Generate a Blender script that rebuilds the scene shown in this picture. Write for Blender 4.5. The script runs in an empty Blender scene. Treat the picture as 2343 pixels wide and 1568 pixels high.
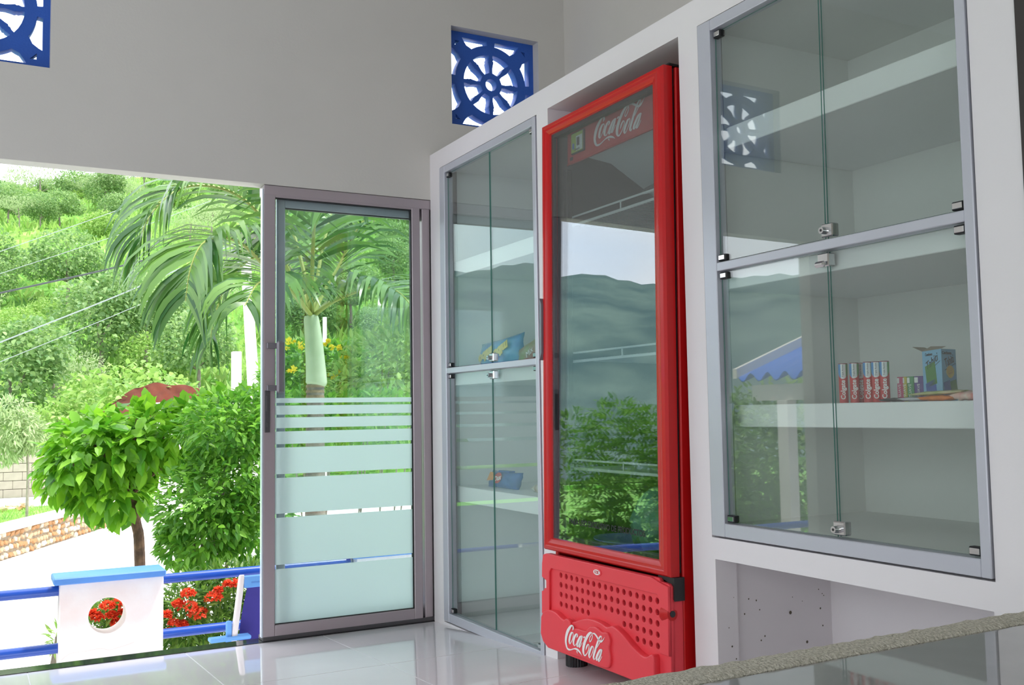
import bpy, bmesh, math, random
import numpy as np
from mathutils import Vector, Matrix, Euler
R = math.radians
random.seed(7)
NP = np.random.default_rng(11)
scene = bpy.context.scene
COL = scene.collection

# ------------------------------------------------------------------ camera
FPX, YAW, PITCH, ROLL = 2243.07, R(28.4081), R(4.05168), R(-0.9016)
_fw = Vector((math.sin(YAW) * math.cos(PITCH), math.cos(YAW) * math.cos(PITCH), math.sin(PITCH)))
_rt = Vector((math.cos(YAW), -math.sin(YAW), 0))
_up = _rt.cross(_fw)
_r2 = math.cos(ROLL) * _rt + math.sin(ROLL) * _up
_u2 = -math.sin(ROLL) * _rt + math.cos(ROLL) * _up
CAM = Vector((0, 0, 1.0))
cam_data = bpy.data.cameras.new('camera')
cam = bpy.data.objects.new('camera', cam_data)
COL.objects.link(cam)
m = Matrix((_r2, _u2, -_fw)).transposed().to_4x4()
m.translation = CAM
cam.matrix_world = m
cam_data.sensor_width = 36
cam_data.lens = FPX * 36 / 2343
cam_data.clip_start = 0.02
cam_data.clip_end = 3000
scene.camera = cam

def ray(px, py):
    return _fw + _r2 * ((px - 1171.5) / FPX) - _u2 * ((py - 784) / FPX)
def at(px, py, Y):
    d = ray(px, py)
    return CAM + d * (Y / d.y)
def atX(px, py, X):
    d = ray(px, py)
    return CAM + d * (X / d.x)
def atZ(px, py, Z):
    d = ray(px, py)
    return CAM + d * ((Z - 1.0) / d.z)

# ------------------------------------------------------------------ world, sun, exposure
def lin(r, g, b):
    f = lambda c: (c / 255 / 12.92) if c / 255 <= 0.04045 else ((c / 255 + 0.055) / 1.055) ** 2.4
    return (f(r), f(g), f(b), 1)
world = bpy.data.worlds.new('sky')
scene.world = world
world.use_nodes = True
wn, wl = world.node_tree.nodes, world.node_tree.links
bg = wn['Background']
tc = wn.new('ShaderNodeTexCoord')
mp = wn.new('ShaderNodeMapping'); mp.inputs['Scale'].default_value = (1, 1, 2.2)
nz = wn.new('ShaderNodeTexNoise'); nz.inputs['Scale'].default_value = 2.1; nz.inputs['Detail'].default_value = 5
rp = wn.new('ShaderNodeValToRGB')
rp.color_ramp.elements[0].position = 0.38; rp.color_ramp.elements[0].color = (0.74, 0.85, 1.0, 1)
rp.color_ramp.elements[1].position = 0.62; rp.color_ramp.elements[1].color = (1.0, 1.0, 1.0, 1)
wl.new(tc.outputs['Generated'], mp.inputs['Vector']); wl.new(mp.outputs['Vector'], nz.inputs['Vector'])
wl.new(nz.outputs['Fac'], rp.inputs['Fac']); wl.new(rp.outputs['Color'], bg.inputs['Color'])
bg.inputs['Strength'].default_value = 3.2

sun_d = bpy.data.lights.new('sun', 'SUN'); sun_d.energy = 4.0; sun_d.angle = R(3); sun_d.color = (1, 0.96, 0.88)
sun = bpy.data.objects.new('sun', sun_d); COL.objects.link(sun)
sun.rotation_euler = Vector((-0.34, 0.13, -0.9)).to_track_quat('-Z', 'Y').to_euler()
sun.location = (8, -6, 30)

# unseen fill light added at the left side to brighten the room
def area(name, loc, target, sx, sy, energy, color=(1, 1, 1)):
    d = bpy.data.lights.new(name, 'AREA'); d.shape = 'RECTANGLE'; d.size = sx; d.size_y = sy; d.energy = energy; d.color = color
    o = bpy.data.objects.new(name, d); COL.objects.link(o); o.location = loc
    o.rotation_euler = (Vector(target) - Vector(loc)).to_track_quat('-Z', 'Y').to_euler()
    return o
area('side_fill', (-3.05, 1.2, 1.5), (2, 1.6, 1.2), 4.0, 2.4, 8, (0.97, 0.98, 1.0))

vs = scene.view_settings
vs.view_transform = 'Standard'; vs.look = 'None'; vs.gamma = 1; vs.use_curve_mapping = False
vs.exposure = 0.0
scene.cycles.use_denoising = True
scene.cycles.max_bounces = 10
scene.cycles.transparent_max_bounces = 16
scene.cycles.caustics_reflective = False
scene.cycles.caustics_refractive = False

# ------------------------------------------------------------------ materials
MATS = {}
def pbr(name, col, rough=0.5, metal=0.0, spec=0.5, var=0.0, vscale=8.0, bump=0.0, bscale=60.0, col2=None, coat=0.0, emit=None):
    m = bpy.data.materials.new(name); m.use_nodes = True
    n, l = m.node_tree.nodes, m.node_tree.links
    b = n['Principled BSDF']
    b.inputs['Roughness'].default_value = rough; b.inputs['Metallic'].default_value = metal
    b.inputs['Specular IOR Level'].default_value = spec
    b.inputs['Coat Weight'].default_value = coat; b.inputs['Coat Roughness'].default_value = 0.08
    c = col if len(col) == 4 else (*col, 1)
    b.inputs['Base Color'].default_value = c
    if var or col2:
        t = n.new('ShaderNodeTexCoord'); z = n.new('ShaderNodeTexNoise'); z.inputs['Scale'].default_value = vscale; z.inputs['Detail'].default_value = 5
        r = n.new('ShaderNodeValToRGB'); r.color_ramp.elements[0].position = 0.35; r.color_ramp.elements[1].position = 0.65
        c2 = col2 if col2 else tuple(x * (1 - var) for x in c[:3]) + (1,)
        r.color_ramp.elements[0].color = c2; r.color_ramp.elements[1].color = c
        l.new(t.outputs['Object'], z.inputs['Vector']); l.new(z.outputs['Fac'], r.inputs['Fac']); l.new(r.outputs['Color'], b.inputs['Base Color'])
    if bump:
        t = n.new('ShaderNodeTexCoord'); z = n.new('ShaderNodeTexNoise'); z.inputs['Scale'].default_value = bscale; z.inputs['Detail'].default_value = 4
        bp = n.new('ShaderNodeBump'); bp.inputs['Strength'].default_value = bump; bp.inputs['Distance'].default_value = 0.01
        l.new(t.outputs['Object'], z.inputs['Vector']); l.new(z.outputs['Fac'], bp.inputs['Height']); l.new(bp.outputs['Normal'], b.inputs['Normal'])
    if emit:
        b.inputs['Emission Color'].default_value = emit[0]; b.inputs['Emission Strength'].default_value = emit[1]
    MATS[name] = m
    return m

def thin_glass(name, tint, ior=1.5, rough=0.0, boost=1.0):
    m = bpy.data.materials.new(name); m.use_nodes = True
    n, l = m.node_tree.nodes, m.node_tree.links
    n.remove(n['Principled BSDF']); out = n['Material Output']
    g = n.new('ShaderNodeNewGeometry'); pw = n.new('ShaderNodeMath'); pw.operation = 'POWER'
    ma = n.new('ShaderNodeMath'); ma.operation = 'MULTIPLY_ADD'; ma.inputs[1].default_value = -2; ma.inputs[2].default_value = 1
    l.new(g.outputs['Backfacing'], ma.inputs[0]); pw.inputs[0].default_value = ior; l.new(ma.outputs[0], pw.inputs[1])
    f = n.new('ShaderNodeFresnel'); l.new(pw.outputs[0], f.inputs['IOR'])
    mu = n.new('ShaderNodeMath'); mu.operation = 'MULTIPLY'; mu.use_clamp = True; mu.inputs[1].default_value = boost; l.new(f.outputs[0], mu.inputs[0])
    t = n.new('ShaderNodeBsdfTransparent'); t.inputs['Color'].default_value = tint
    s = n.new('ShaderNodeBsdfGlossy'); s.inputs['Roughness'].default_value = rough
    x = n.new('ShaderNodeMixShader'); l.new(mu.outputs[0], x.inputs[0]); l.new(t.outputs[0], x.inputs[1]); l.new(s.outputs[0], x.inputs[2])
    l.new(x.outputs[0], out.inputs['Surface']); MATS[name] = m
    return m

def leafmat(name, c1, c2, trans=0.45, rough=0.45):
    m = bpy.data.materials.new(name); m.use_nodes = True
    n, l = m.node_tree.nodes, m.node_tree.links
    b = n['Principled BSDF']; out = n['Material Output']
    g = n.new('ShaderNodeNewGeometry'); oi = n.new('ShaderNodeObjectInfo')
    ad = n.new('ShaderNodeMath'); ad.operation = 'ADD'; fr = n.new('ShaderNodeMath'); fr.operation = 'FRACT'
    l.new(g.outputs['Random Per Island'], ad.inputs[0]); l.new(oi.outputs['Random'], ad.inputs[1]); l.new(ad.outputs[0], fr.inputs[0])
    r = n.new('ShaderNodeValToRGB'); r.color_ramp.elements[0].color = c1; r.color_ramp.elements[1].color = c2
    l.new(fr.outputs[0], r.inputs['Fac']); l.new(r.outputs['Color'], b.inputs['Base Color'])
    b.inputs['Roughness'].default_value = rough
    t = n.new('ShaderNodeBsdfTranslucent'); l.new(r.outputs['Color'], t.inputs['Color'])
    x = n.new('ShaderNodeMixShader'); x.inputs[0].default_value = trans
    l.new(b.outputs[0], x.inputs[1]); l.new(t.outputs[0], x.inputs[2]); l.new(x.outputs[0], out.inputs['Surface'])
    MATS[name] = m
    return m

# ------------------------------------------------------------------ mesh building
class MB:
    def __init__(s): s.v = []; s.f = []; s.mi = []; s.cur = 0
    def add(s, vs, fs):
        o = len(s.v); s.v += [tuple(v) for v in vs]
        for f in fs: s.f.append(tuple(i + o for i in f)); s.mi.append(s.cur)
        return s
    def box(s, x0, x1, y0, y1, z0, z1, b=0.0):
        if x0 > x1: x0, x1 = x1, x0
        if y0 > y1: y0, y1 = y1, y0
        if z0 > z1: z0, z1 = z1, z0
        b = min(b, (x1 - x0) * 0.45, (y1 - y0) * 0.45, (z1 - z0) * 0.45)
        if b <= 0:
            vs = [(x, y, z) for x in (x0, x1) for y in (y0, y1) for z in (z0, z1)]
            return s.add(vs, [(0, 1, 3, 2), (4, 6, 7, 5), (0, 4, 5, 1), (2, 3, 7, 6), (0, 2, 6, 4), (1, 5, 7, 3)])
        vs = []; idx = {}
        for i, x in enumerate((x0, x1)):
            for j, y in enumerate((y0, y1)):
                for k, z in enumerate((z0, z1)):
                    sx, sy, sz = (b if i == 0 else -b), (b if j == 0 else -b), (b if k == 0 else -b)
                    for a, p in enumerate(((x, y + sy, z + sz), (x + sx, y, z + sz), (x + sx, y + sy, z))):
                        idx[i, j, k, a] = len(vs); vs.append(p)
        I = lambda i, j, k, a: idx[i, j, k, a]
        fs = []
        for i in (0, 1):
            q = [I(i, 0, 0, 0), I(i, 1, 0, 0), I(i, 1, 1, 0), I(i, 0, 1, 0)]; fs.append(q if i else q[::-1])
            q = [I(0, i, 0, 1), I(1, i, 0, 1), I(1, i, 1, 1), I(0, i, 1, 1)]; fs.append(q[::-1] if i else q)
            q = [I(0, 0, i, 2), I(1, 0, i, 2), I(1, 1, i, 2), I(0, 1, i, 2)]; fs.append(q if i else q[::-1])
        for i in (0, 1):
            for j in (0, 1):
                fs.append([I(i, j, 0, 0), I(i, j, 0, 1), I(i, j, 1, 1), I(i, j, 1, 0)][::(1 if i == j else -1)])
                fs.append([I(i, 0, j, 0), I(i, 0, j, 2), I(i, 1, j, 2), I(i, 1, j, 0)][::(-1 if i == j else 1)])
                fs.append([I(0, i, j, 1), I(0, i, j, 2), I(1, i, j, 2), I(1, i, j, 1)][::(1 if i == j else -1)])
                for k in (0, 1):
                    t = [I(i, j, k, 0), I(i, j, k, 1), I(i, j, k, 2)]
                    fs.append(t[::(-1 if (i + j + k) % 2 == 0 else 1)])
        return s.add(vs, fs)
    def tube(s, pts, r, n=8, cap=True):
        pts = [Vector(p) for p in pts]; N = len(pts)
        rs = r if hasattr(r, '__len__') else [r] * N
        d0 = (pts[1] - pts[0]).normalized()
        a = d0.orthogonal().normalized()
        vs = []; fs = []
        for i, p in enumerate(pts):
            d = (pts[min(i + 1, N - 1)] - pts[max(i - 1, 0)]).normalized()
            a = (a - d * a.dot(d)); a = a.normalized() if a.length > 1e-6 else d.orthogonal().normalized()
            c = d.cross(a)
            for k in range(n):
                t = 2 * math.pi * k / n
                vs.append(p + (a * math.cos(t) + c * math.sin(t)) * rs[i])
        for i in range(N - 1):
            for k in range(n):
                k2 = (k + 1) % n
                fs.append((i * n + k, i * n + k2, (i + 1) * n + k2, (i + 1) * n + k))
        if cap: fs.append(tuple(range(n))[::-1]); fs.append(tuple((N - 1) * n + k for k in range(n)))
        return s.add(vs, fs)
    def cyl(s, p0, p1, r, r1=None, n=16): return s.tube([p0, p1], [r, r if r1 is None else r1], n)
    def ribbon(s, L, Rr):
        n = len(L)
        return s.add(list(L) + list(Rr), [(i, i + 1, n + i + 1, n + i) for i in range(n - 1)])
    def ext(s, poly, fn, d0, d1):      # polygon in a plane, thickened; fn(u, v, d) -> xyz
        n = len(poly)
        vs = [fn(u, v, d0) for u, v in poly] + [fn(u, v, d1) for u, v in poly]
        return s.add(vs, [tuple(range(n)), tuple(range(2 * n - 1, n - 1, -1))] + [(i, n + i, n + (i + 1) % n, (i + 1) % n) for i in range(n)])
    def mesh(s, name, mats, smooth=True, angle=35, fixn=True):
        me = bpy.data.meshes.new(name); me.from_pydata(s.v, [], s.f)
        for mt in (mats if isinstance(mats, (list, tuple)) else [mats]): me.materials.append(mt)
        if any(s.mi): me.polygons.foreach_set('material_index', s.mi)
        if fixn:
            bm = bmesh.new(); bm.from_mesh(me); bmesh.ops.recalc_face_normals(bm, faces=bm.faces); bm.to_mesh(me); bm.free()
        if smooth:
            me.polygons.foreach_set('use_smooth', [True] * len(me.polygons)); me.set_sharp_from_angle(angle=R(angle))
        me.update()
        return me
    def build(s, name, mats, parent=None, **k):
        return link(name, s.mesh(name, mats, **k), parent)

def link(name, me, parent=None):
    o = bpy.data.objects.new(name, me); COL.objects.link(o)
    if parent is not None: o.parent = parent
    return o
def thing(name, label, cat, loc=(0, 0, 0), rot=(0, 0, 0), group=None):
    o = bpy.data.objects.new(name, None); COL.objects.link(o); o.empty_display_size = 0.05
    o.location = loc; o.rotation_euler = rot; o['label'] = label; o['category'] = cat
    if group: o['group'] = group
    return o
def tag(o, label, cat, group=None):
    o['label'] = label; o['category'] = cat
    if group: o['group'] = group
    return o
def struct(o, label=None):
    o['kind'] = 'structure'
    if label: o['label'] = label
    return o
def stuff(o): o['kind'] = 'stuff'; return o
def copy_tree(o, parent=None):
    c = o.copy(); COL.objects.link(c)
    if parent is not None: c.parent = parent
    for ch in o.children: copy_tree(ch, c)
    return c

def from_curve(name, cu, M, mats, parent=None):
    ob = bpy.data.objects.new(name + '_tmp', cu); COL.objects.link(ob)
    bpy.context.view_layer.update()
    me = bpy.data.meshes.new_from_object(ob.evaluated_get(bpy.context.evaluated_depsgraph_get()))
    bpy.data.objects.remove(ob); bpy.data.curves.remove(cu)
    me.transform(M); me.materials.clear()
    for mt in (mats if isinstance(mats, (list, tuple)) else [mats]): me.materials.append(mt)
    me.name = name
    return link(name, me, parent)
def plate(name, loops, half, M, mats, parent=None, bevel=0.0):
    cu = bpy.data.curves.new(name, 'CURVE'); cu.dimensions = '2D'; cu.fill_mode = 'BOTH'; cu.extrude = half
    cu.bevel_depth = bevel; cu.bevel_resolution = 1
    for lp in loops:
        sp = cu.splines.new('POLY'); sp.points.add(len(lp) - 1); sp.use_cyclic_u = True
        for p, q in zip(sp.points, lp): p.co = (q[0], q[1], 0, 1)
    return from_curve(name, cu, M, mats, parent)
def text(name, body, size, M, mt, parent=None, sx=1.0, shear=0.0, half=0.0003, bold=0.0):
    cu = bpy.data.curves.new(name, 'FONT'); cu.body = body; cu.size = size; cu.extrude = half
    cu.align_x = 'CENTER'; cu.align_y = 'CENTER'; cu.shear = shear; cu.offset = bold; cu.resolution_u = 3
    return from_curve(name, cu, M @ Matrix.Diagonal((sx, 1, 1, 1)), mt, parent)
# frames whose local x runs along the picture's right and y runs up
FX = lambda p: Matrix.Translation(p) @ Matrix(((0, 0, -1, 0), (-1, 0, 0, 0), (0, 1, 0, 0), (0, 0, 0, 1)))   # faces -X
FY = lambda p: Matrix.Translation(p) @ Matrix(((1, 0, 0, 0), (0, 0, -1, 0), (0, 1, 0, 0), (0, 0, 0, 1)))    # faces -Y
def spline(P, n):
    P = [Vector(p) for p in P]; Q = [2 * P[0] - P[1]] + P + [2 * P[-1] - P[-2]]; out = []
    for i in range(len(P) - 1):
        a, b, c, d = Q[i:i + 4]
        for k in range(n):
            t = k / n
            out.append(0.5 * ((2 * b) + (c - a) * t + (2 * a - 5 * b + 4 * c - d) * t * t + (3 * b - a - 3 * c + d) * t ** 3))
    return out + [P[-1]]

def holed(axis, c0, c1, u0, u1, v0, v1, holes):
    """wall slab between c0 and c1 on AXIS ('x' or 'y'), u the other level axis, v = z, rectangular holes cut through"""
    us = sorted({u0, u1, *[h[0] for h in holes], *[h[1] for h in holes]}); vv = sorted({v0, v1, *[h[2] for h in holes], *[h[3] for h in holes]})
    us = [u for u in us if u0 <= u <= u1]; vv = [v for v in vv if v0 <= v <= v1]
    P = (lambda c, u, v: (c, u, v)) if axis == 'x' else (lambda c, u, v: (u, c, v))
    solid = lambda i, j: 0 <= i < len(us) - 1 and 0 <= j < len(vv) - 1 and not any(h[0] <= us[i] and us[i + 1] <= h[1] and h[2] <= vv[j] and vv[j + 1] <= h[3] for h in holes)
    mb = MB()
    for i in range(len(us) - 1):
        for j in range(len(vv) - 1):
            if not solid(i, j): continue
            a, b, c, d = us[i], us[i + 1], vv[j], vv[j + 1]
            for cc in (c0, c1): mb.add([P(cc, a, c), P(cc, b, c), P(cc, b, d), P(cc, a, d)], [(0, 1, 2, 3)])
            for di, dj, e in ((-1, 0, [(a, c), (a, d)]), (1, 0, [(b, c), (b, d)]), (0, -1, [(a, c), (b, c)]), (0, 1, [(a, d), (b, d)])):
                if not solid(i + di, j + dj):
                    mb.add([P(c0, *e[0]), P(c0, *e[1]), P(c1, *e[1]), P(c1, *e[0])], [(0, 1, 2, 3)])
    bm = bmesh.new()
    return mb
def weld(o, d=1e-5):
    bm = bmesh.new(); bm.from_mesh(o.data); bmesh.ops.remove_doubles(bm, verts=bm.verts, dist=d)
    bmesh.ops.recalc_face_normals(bm, faces=bm.faces); bm.to_mesh(o.data); bm.free()
    return o

# ------------------------------------------------------------------ room materials
M = MATS
pbr('wall_paint', lin(212, 208, 200), 0.7, var=0.05, vscale=1.2, bump=0.05, bscale=90)
pbr('cabinet_paint', lin(232, 234, 230), 0.6, var=0.03, vscale=2)
pbr('plaster_white', lin(234, 229, 230), 0.6, var=0.03, vscale=2, bump=0.04, bscale=60)
pbr('ceiling_paint', lin(225, 225, 222), 0.8, var=0.03, vscale=1)
pbr('floor_tile', lin(232, 226, 229), 0.045, spec=0.75, var=0.05, vscale=3, bump=0.0)
pbr('grout', lin(214, 214, 214), 0.7, var=0.1, vscale=20)
pbr('dark_granite', lin(58, 58, 60), 0.08, var=0.4, vscale=150)
pbr('alu_pale', lin(200, 201, 210), 0.34, metal=0.25, var=0.04, vscale=3)
pbr('alu_grey', lin(178, 166, 170), 0.38, metal=0.35, var=0.06, vscale=3)
pbr('alu_dark', lin(84, 82, 84), 0.45, metal=0.3, var=0.05)
pbr('alu_bright', lin(215, 225, 235), 0.25, metal=0.3)
pbr('black_rubber', lin(28, 28, 30), 0.5, var=0.1)
pbr('chrome', lin(215, 215, 215), 0.1, metal=1.0)
pbr('glass_edge', lin(96, 150, 138), 0.2)
thin_glass('clear_glass', (0.94, 0.97, 0.955, 1), 1.78)
thin_glass('door_glass', (0.90, 0.955, 0.945, 1), 1.5)
thin_glass('cooler_glass', (0.93, 0.95, 0.95, 1), 1.8)
pbr('blue_paint', lin(40, 92, 186), 0.55, var=0.12, vscale=6, bump=0.15, bscale=120)
pbr('shelf_white', lin(238, 240, 240), 0.4, var=0.02)
fm = pbr('frosted_film', lin(236, 246, 246), 0.8, var=0.02, vscale=2)
n, l = fm.node_tree.nodes, fm.node_tree.links
tb = n.new('ShaderNodeBsdfTranslucent'); tb.inputs['Color'].default_value = lin(246, 252, 252); mx = n.new('ShaderNodeMixShader'); mx.inputs[0].default_value = 0.75
l.new(n['Principled BSDF'].outputs[0], mx.inputs[1]); l.new(tb.outputs[0], mx.inputs[2]); l.new(mx.outputs[0], n['Material Output'].inputs['Surface'])

YB, XR = 4.409, 1.937
FL = lambda y: 0.055 * (YB - max(y, 1.2))          # the floor falls gently towards the door

# ------------------------------------------------------------------ room shell
DOOR = (-0.50, 2.0, -0.05, 2.055)
V1 = (-0.288, 0.222, 2.457, 2.967); V2 = (2.061, 2.571, 2.457, 2.967)
o = holed('y', YB, YB + 0.09, -3.1, 2.9, -0.3, 3.6, [DOOR, V1, V2]).build('wall_back', M['wall_paint'], smooth=False, fixn=False); weld(o); struct(o, 'off white back wall above the sliding door')
# cabinet wall: plaster front with openings, dividers, top slab and the wall standing further back above it
mb = holed('x', XR, XR + 0.08, 1.285, YB, 0.0, 2.279, [(3.345, 4.292, 0.02, 2.19), (2.432, 3.257, -0.05, 2.19), (1.40, 2.338, 0.616, 2.19), (1.407, 2.326, -0.05, 0.552)])
wr = mb.build('wall_right', M['plaster_white'], smooth=False, fixn=False); weld(wr); struct(wr, 'white plaster cabinet wall with a soffit')
mb = MB()
mb.box(2.017, 2.74, 1.285, YB, 2.19, 2.279)
for a, b in ((1.285, 1.372), (2.338, 2.432), (3.257, 3.345)): mb.box(2.017, 2.74, a, b, 0.0, 2.19)
mb.box(2.417, 2.74, 1.372, 2.338, 0.0, 0.552); mb.box(2.02, 2.74, 1.372, 2.338, 0.552, 0.645)
mb.box(2.017, 2.74, 4.296, YB, 0.0, 2.19)
ob = mb.build('partition', M['plaster_white'], wr, smooth=False)
o = MB().box(2.735, 2.85, -3.1, YB + 0.09, -0.1, 3.6).build('wall_side', M['wall_paint'], smooth=False); struct(o, 'grey white side wall rising behind the cabinet soffit')
o = holed('x', -3.2, -3.08, -3.1, YB, -0.3, 3.6, [(-0.9, 3.3, 0.3, 2.75)]).build('wall_left', M['wall_paint'], smooth=False, fixn=False); weld(o); struct(o)  # unseen opening added to let light onto the cabinet wall
o = holed('y', -3.2, -3.1, -3.2, 2.85, -0.3, 3.6, [(-2.4, -0.4, 0.15, 2.4)]).build('wall_front', M['wall_paint'], smooth=False, fixn=False); weld(o); struct(o)  # unseen opening, narrowed to dim the light on the back wall
o = MB().box(-3.6, 3.0, -3.4, YB + 0.16, 3.6, 3.72).build('ceiling', M['ceiling_paint'], smooth=False); struct(o)
# floor: grout bed with separate polished tiles
def slope_box(mb, x0, x1, y0, y1, t0, t1, b=0.0):
    zs = lambda y, t: FL(y) + t
    mb.add([(x0, y0, zs(y0, t0)), (x1, y0, zs(y0, t0)), (x1, y1, zs(y1, t0)), (x0, y1, zs(y1, t0)), (x0 + b, y0 + b, zs(y0 + b, t1)), (x1 - b, y0 + b, zs(y0 + b, t1)), (x1 - b, y1 - b, zs(y1 - b, t1)), (x0 + b, y1 - b, zs(y1 - b, t1))],
           [(3, 2, 1, 0), (4, 5, 6, 7), (0, 1, 5, 4), (1, 2, 6, 5), (2, 3, 7, 6), (3, 0, 4, 7)])
mb = MB()
slope_box(mb, -3.1, 2.74, 1.2, YB, -0.06, -0.0012); mb.add([(-3.1, -3.1, FL(0)), (2.74, -3.1, FL(0)), (2.74, 1.2, FL(0)), (-3.1, 1.2, FL(0))], [(0, 1, 2, 3)])
fl = mb.build('floor', M['grout'], smooth=False); struct(fl, 'polished grey porcelain tile floor')
xs = [-3.03 + 0.6015 * k for k in range(-1, 11)]
xs = [0.179 + 0.6015 * k for k in range(-6, 6)]
ys = [YB, 3.603, 3.002, 2.401, 1.80, 1.2]
for i in range(len(xs) - 1):
    for j in range(len(ys) - 1):
        x0, x1 = max(xs[i], -3.1), min(xs[i + 1], 2.735)
        if x1 - x0 < 0.05: continue
        mb = MB(); slope_box(mb, x0 + 0.0014, x1 - 0.0014, ys[j + 1] + 0.0014, ys[j] - 0.0014, -0.004, 0.0, 0.0008)
        mb.build('floor_tile', M['floor_tile'], fl, smooth=False)
o = MB().box(-0.50, 2.0, YB - 0.003, YB + 0.09, -0.05, 0.003, 0.001).build('trim_1', M['dark_granite'], smooth=False); struct(o, 'dark polished granite threshold under the door')

# ------------------------------------------------------------------ ship-wheel vent blocks
def vent(name, cx, label):
    t = thing(name, label, 'vent', (cx, YB + 0.083, 2.712), group=None)
    S = 0.255
    ring = lambda r, a0=0, a1=360, k=48: [(r * math.cos(R(a0 + (a1 - a0) * i / k)), r * math.sin(R(a0 + (a1 - a0) * i / k))) for i in range(k if a1 - a0 == 360 else k + 1)]
    loops = [[(-S, -S), (S, -S), (S, S), (-S, S)], ring(0.033, k=24)]
    for k in range(8):                      # gaps between the eight turned spokes
        a = 22.5 + 45 * k
        pts = []
        for r, w in ((0.062, 0.0085), (0.085, 0.0075), (0.108, 0.0115), (0.122, 0.0150), (0.128, 0.0110), (0.136, 0.0130), (0.146, 0.0090)):
            pts.append((r, 22.5 - math.degrees(math.asin(w / r))))
        out = [(0.160, (22.5 - math.degrees(math.asin(0.0095 / 0.160))) * q) for q in (1, 0.5, 0, -0.5, -1)]
        lp = [(r, d) for r, d in pts] + out + [(r, -d) for r, d in pts[::-1]]
        lp += [(0.061, -5), (0.060, 0), (0.061, 5)]
        loops.append([(r * math.cos(R(a + d)), r * math.sin(R(a + d))) for r, d in lp])
    I = 0.229
    for q in range(4):                      # gaps between the rim and the square frame
        for sg in (1, -1):
            arc = [(0.206 * math.cos(R(d)), 0.206 * math.sin(R(d))) for d in (6, 12, 18, 24, 29, 33)]
            br = [(0.180, 0.124), (0.188, 0.142), (I - 0.016, 0.160), (I, 0.168)]
            lp = arc[:] + br + [(I, 0.024), (0.213, 0.0215)]
            pts = []
            for u, v in lp:
                v *= sg
                for _ in range(q): u, v = -v, u
                pts.append((u, v))
            loops.append(pts)
        u, v = 0.208, 0.208
        pts = [(u, v), (u - 0.03, v), (u, v - 0.03)]
        for _ in range(q): pts = [(-b, a) for a, b in pts]
        loops.append(pts)
    plate('wheel_lattice', loops, 0.024, FY((0, 0, 0)), M['blue_paint'], t, bevel=0.001)
    return t
vent('vent_block', (V2[0] + V2[1]) / 2, 'blue ship-wheel vent block high beside the cabinet soffit')
vent('vent_block', (V1[0] + V1[1]) / 2, 'blue ship-wheel vent block high on the wall, cut off by the picture edge')

# ------------------------------------------------------------------ sliding door
d1 = bpy.data.objects.new('door_1', None); COL.objects.link(d1); struct(d1, 'grey aluminium sliding door with frosted striped glass')
def P(name, mat, mb, par): return mb.build(name, M[mat], par)
Y0 = YB + 0.004
P('frame_header', 'alu_grey', MB().box(1.113, 1.99, Y0, YB + 0.085, 2.008, 2.054, 0.003), d1)
P('frame_track', 'alu_dark', MB().box(1.113, 1.99, YB + 0.004, YB + 0.085, 0.003, 0.022, 0.002), d1)
P('frame_jamb', 'alu_grey', MB().box(1.955, 1.99, Y0, YB + 0.085, 0.0, 2.03, 0.003), d1)
P('frame_jamb', 'alu_dark', MB().box(1.939, 1.954, YB + 0.016, YB + 0.08, 0.0, 2.02, 0.002), d1)  # dark strip standing in for the shade of the groove between jambs
P('frame_jamb', 'alu_grey', MB().box(1.896, 1.938, YB + 0.012, YB + 0.075, 0.01, 2.02, 0.003), d1)
def leaf(nm, x0, x1, sl, sr, y0, y1, zb, zt, br, tr, film, glass, alu='alu_grey'):
    lf = bpy.data.objects.new(nm, None); COL.objects.link(lf); lf.parent = d1
    P('stile', alu, MB().box(x0, x0 + sl, y0, y1, zb, zt, 0.003), lf); P('stile', alu, MB().box(x1 - sr, x1, y0, y1, zb, zt, 0.003), lf)
    P('rail', alu, MB().box(x0 + sl, x1 - sr, y0, y1, zb, zb + br, 0.003), lf); P('rail', alu, MB().box(x0 + sl, x1 - sr, y0, y1, zt - tr, zt, 0.003), lf)
    P('gasket', 'black_rubber', MB().box(x1 - sr - 0.006, x1 - sr, y0 + 0.004, y1 - 0.004, zb + br, zt - tr).box(x0 + sl, x1 - sr, y0 + 0.004, y1 - 0.004, zt - tr - 0.005, zt - tr).box(x0 + sl, x1 - sr, y0 + 0.004, y1 - 0.004, zb + br, zb + br + 0.004), lf)
    ym = (y0 + y1) / 2
    g = P('pane', glass, MB().box(x0 + sl - 0.004, x1 - sr + 0.002, ym - 0.003, ym + 0.003, zb + br - 0.003, zt - tr + 0.003), lf)
    if film:
        for a, b in film: P('frosted_band', 'frosted_film', MB().box(x0 + sl, x1 - sr - 0.002, ym - 0.0042, ym - 0.0036, a, b), lf)
    return lf
zz = [1.079, 1.057, 1.045, 1.004, 0.991, 0.943, 0.928, 0.871, 0.855, 0.736, 0.719, 0.559, 0.541, 0.332, 0.313, 0.075]
lf1 = leaf('front_leaf', 1.113, 1.882, 0.054, 0.043, YB + 0.006, YB + 0.032, 0.018, 2.012, 0.052, 0.012, list(zip(zz[1::2], zz[0::2])), 'door_glass')
lf2 = leaf('rear_leaf', 1.186, 1.955, 0.036, 0.043, YB + 0.042, YB + 0.068, 0.02, 2.008, 0.05, 0.045, None, 'clear_glass', 'alu_pale')  # rear leaf metal paled to offset the shade behind the glass
P('bright_edge', 'alu_bright', MB().box(1.180, 1.186, YB + 0.040, YB + 0.050, 0.03, 2.0, 0.001), lf2)  # highlight line painted along the rear stile as a bright strip
P('bright_edge', 'alu_bright', MB().box(1.106, 1.113, YB + 0.006, YB + 0.034, 0.02, 2.035, 0.001), lf1)
pbr('alu_mid', lin(128, 124, 130), 0.4, metal=0.3)
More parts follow.
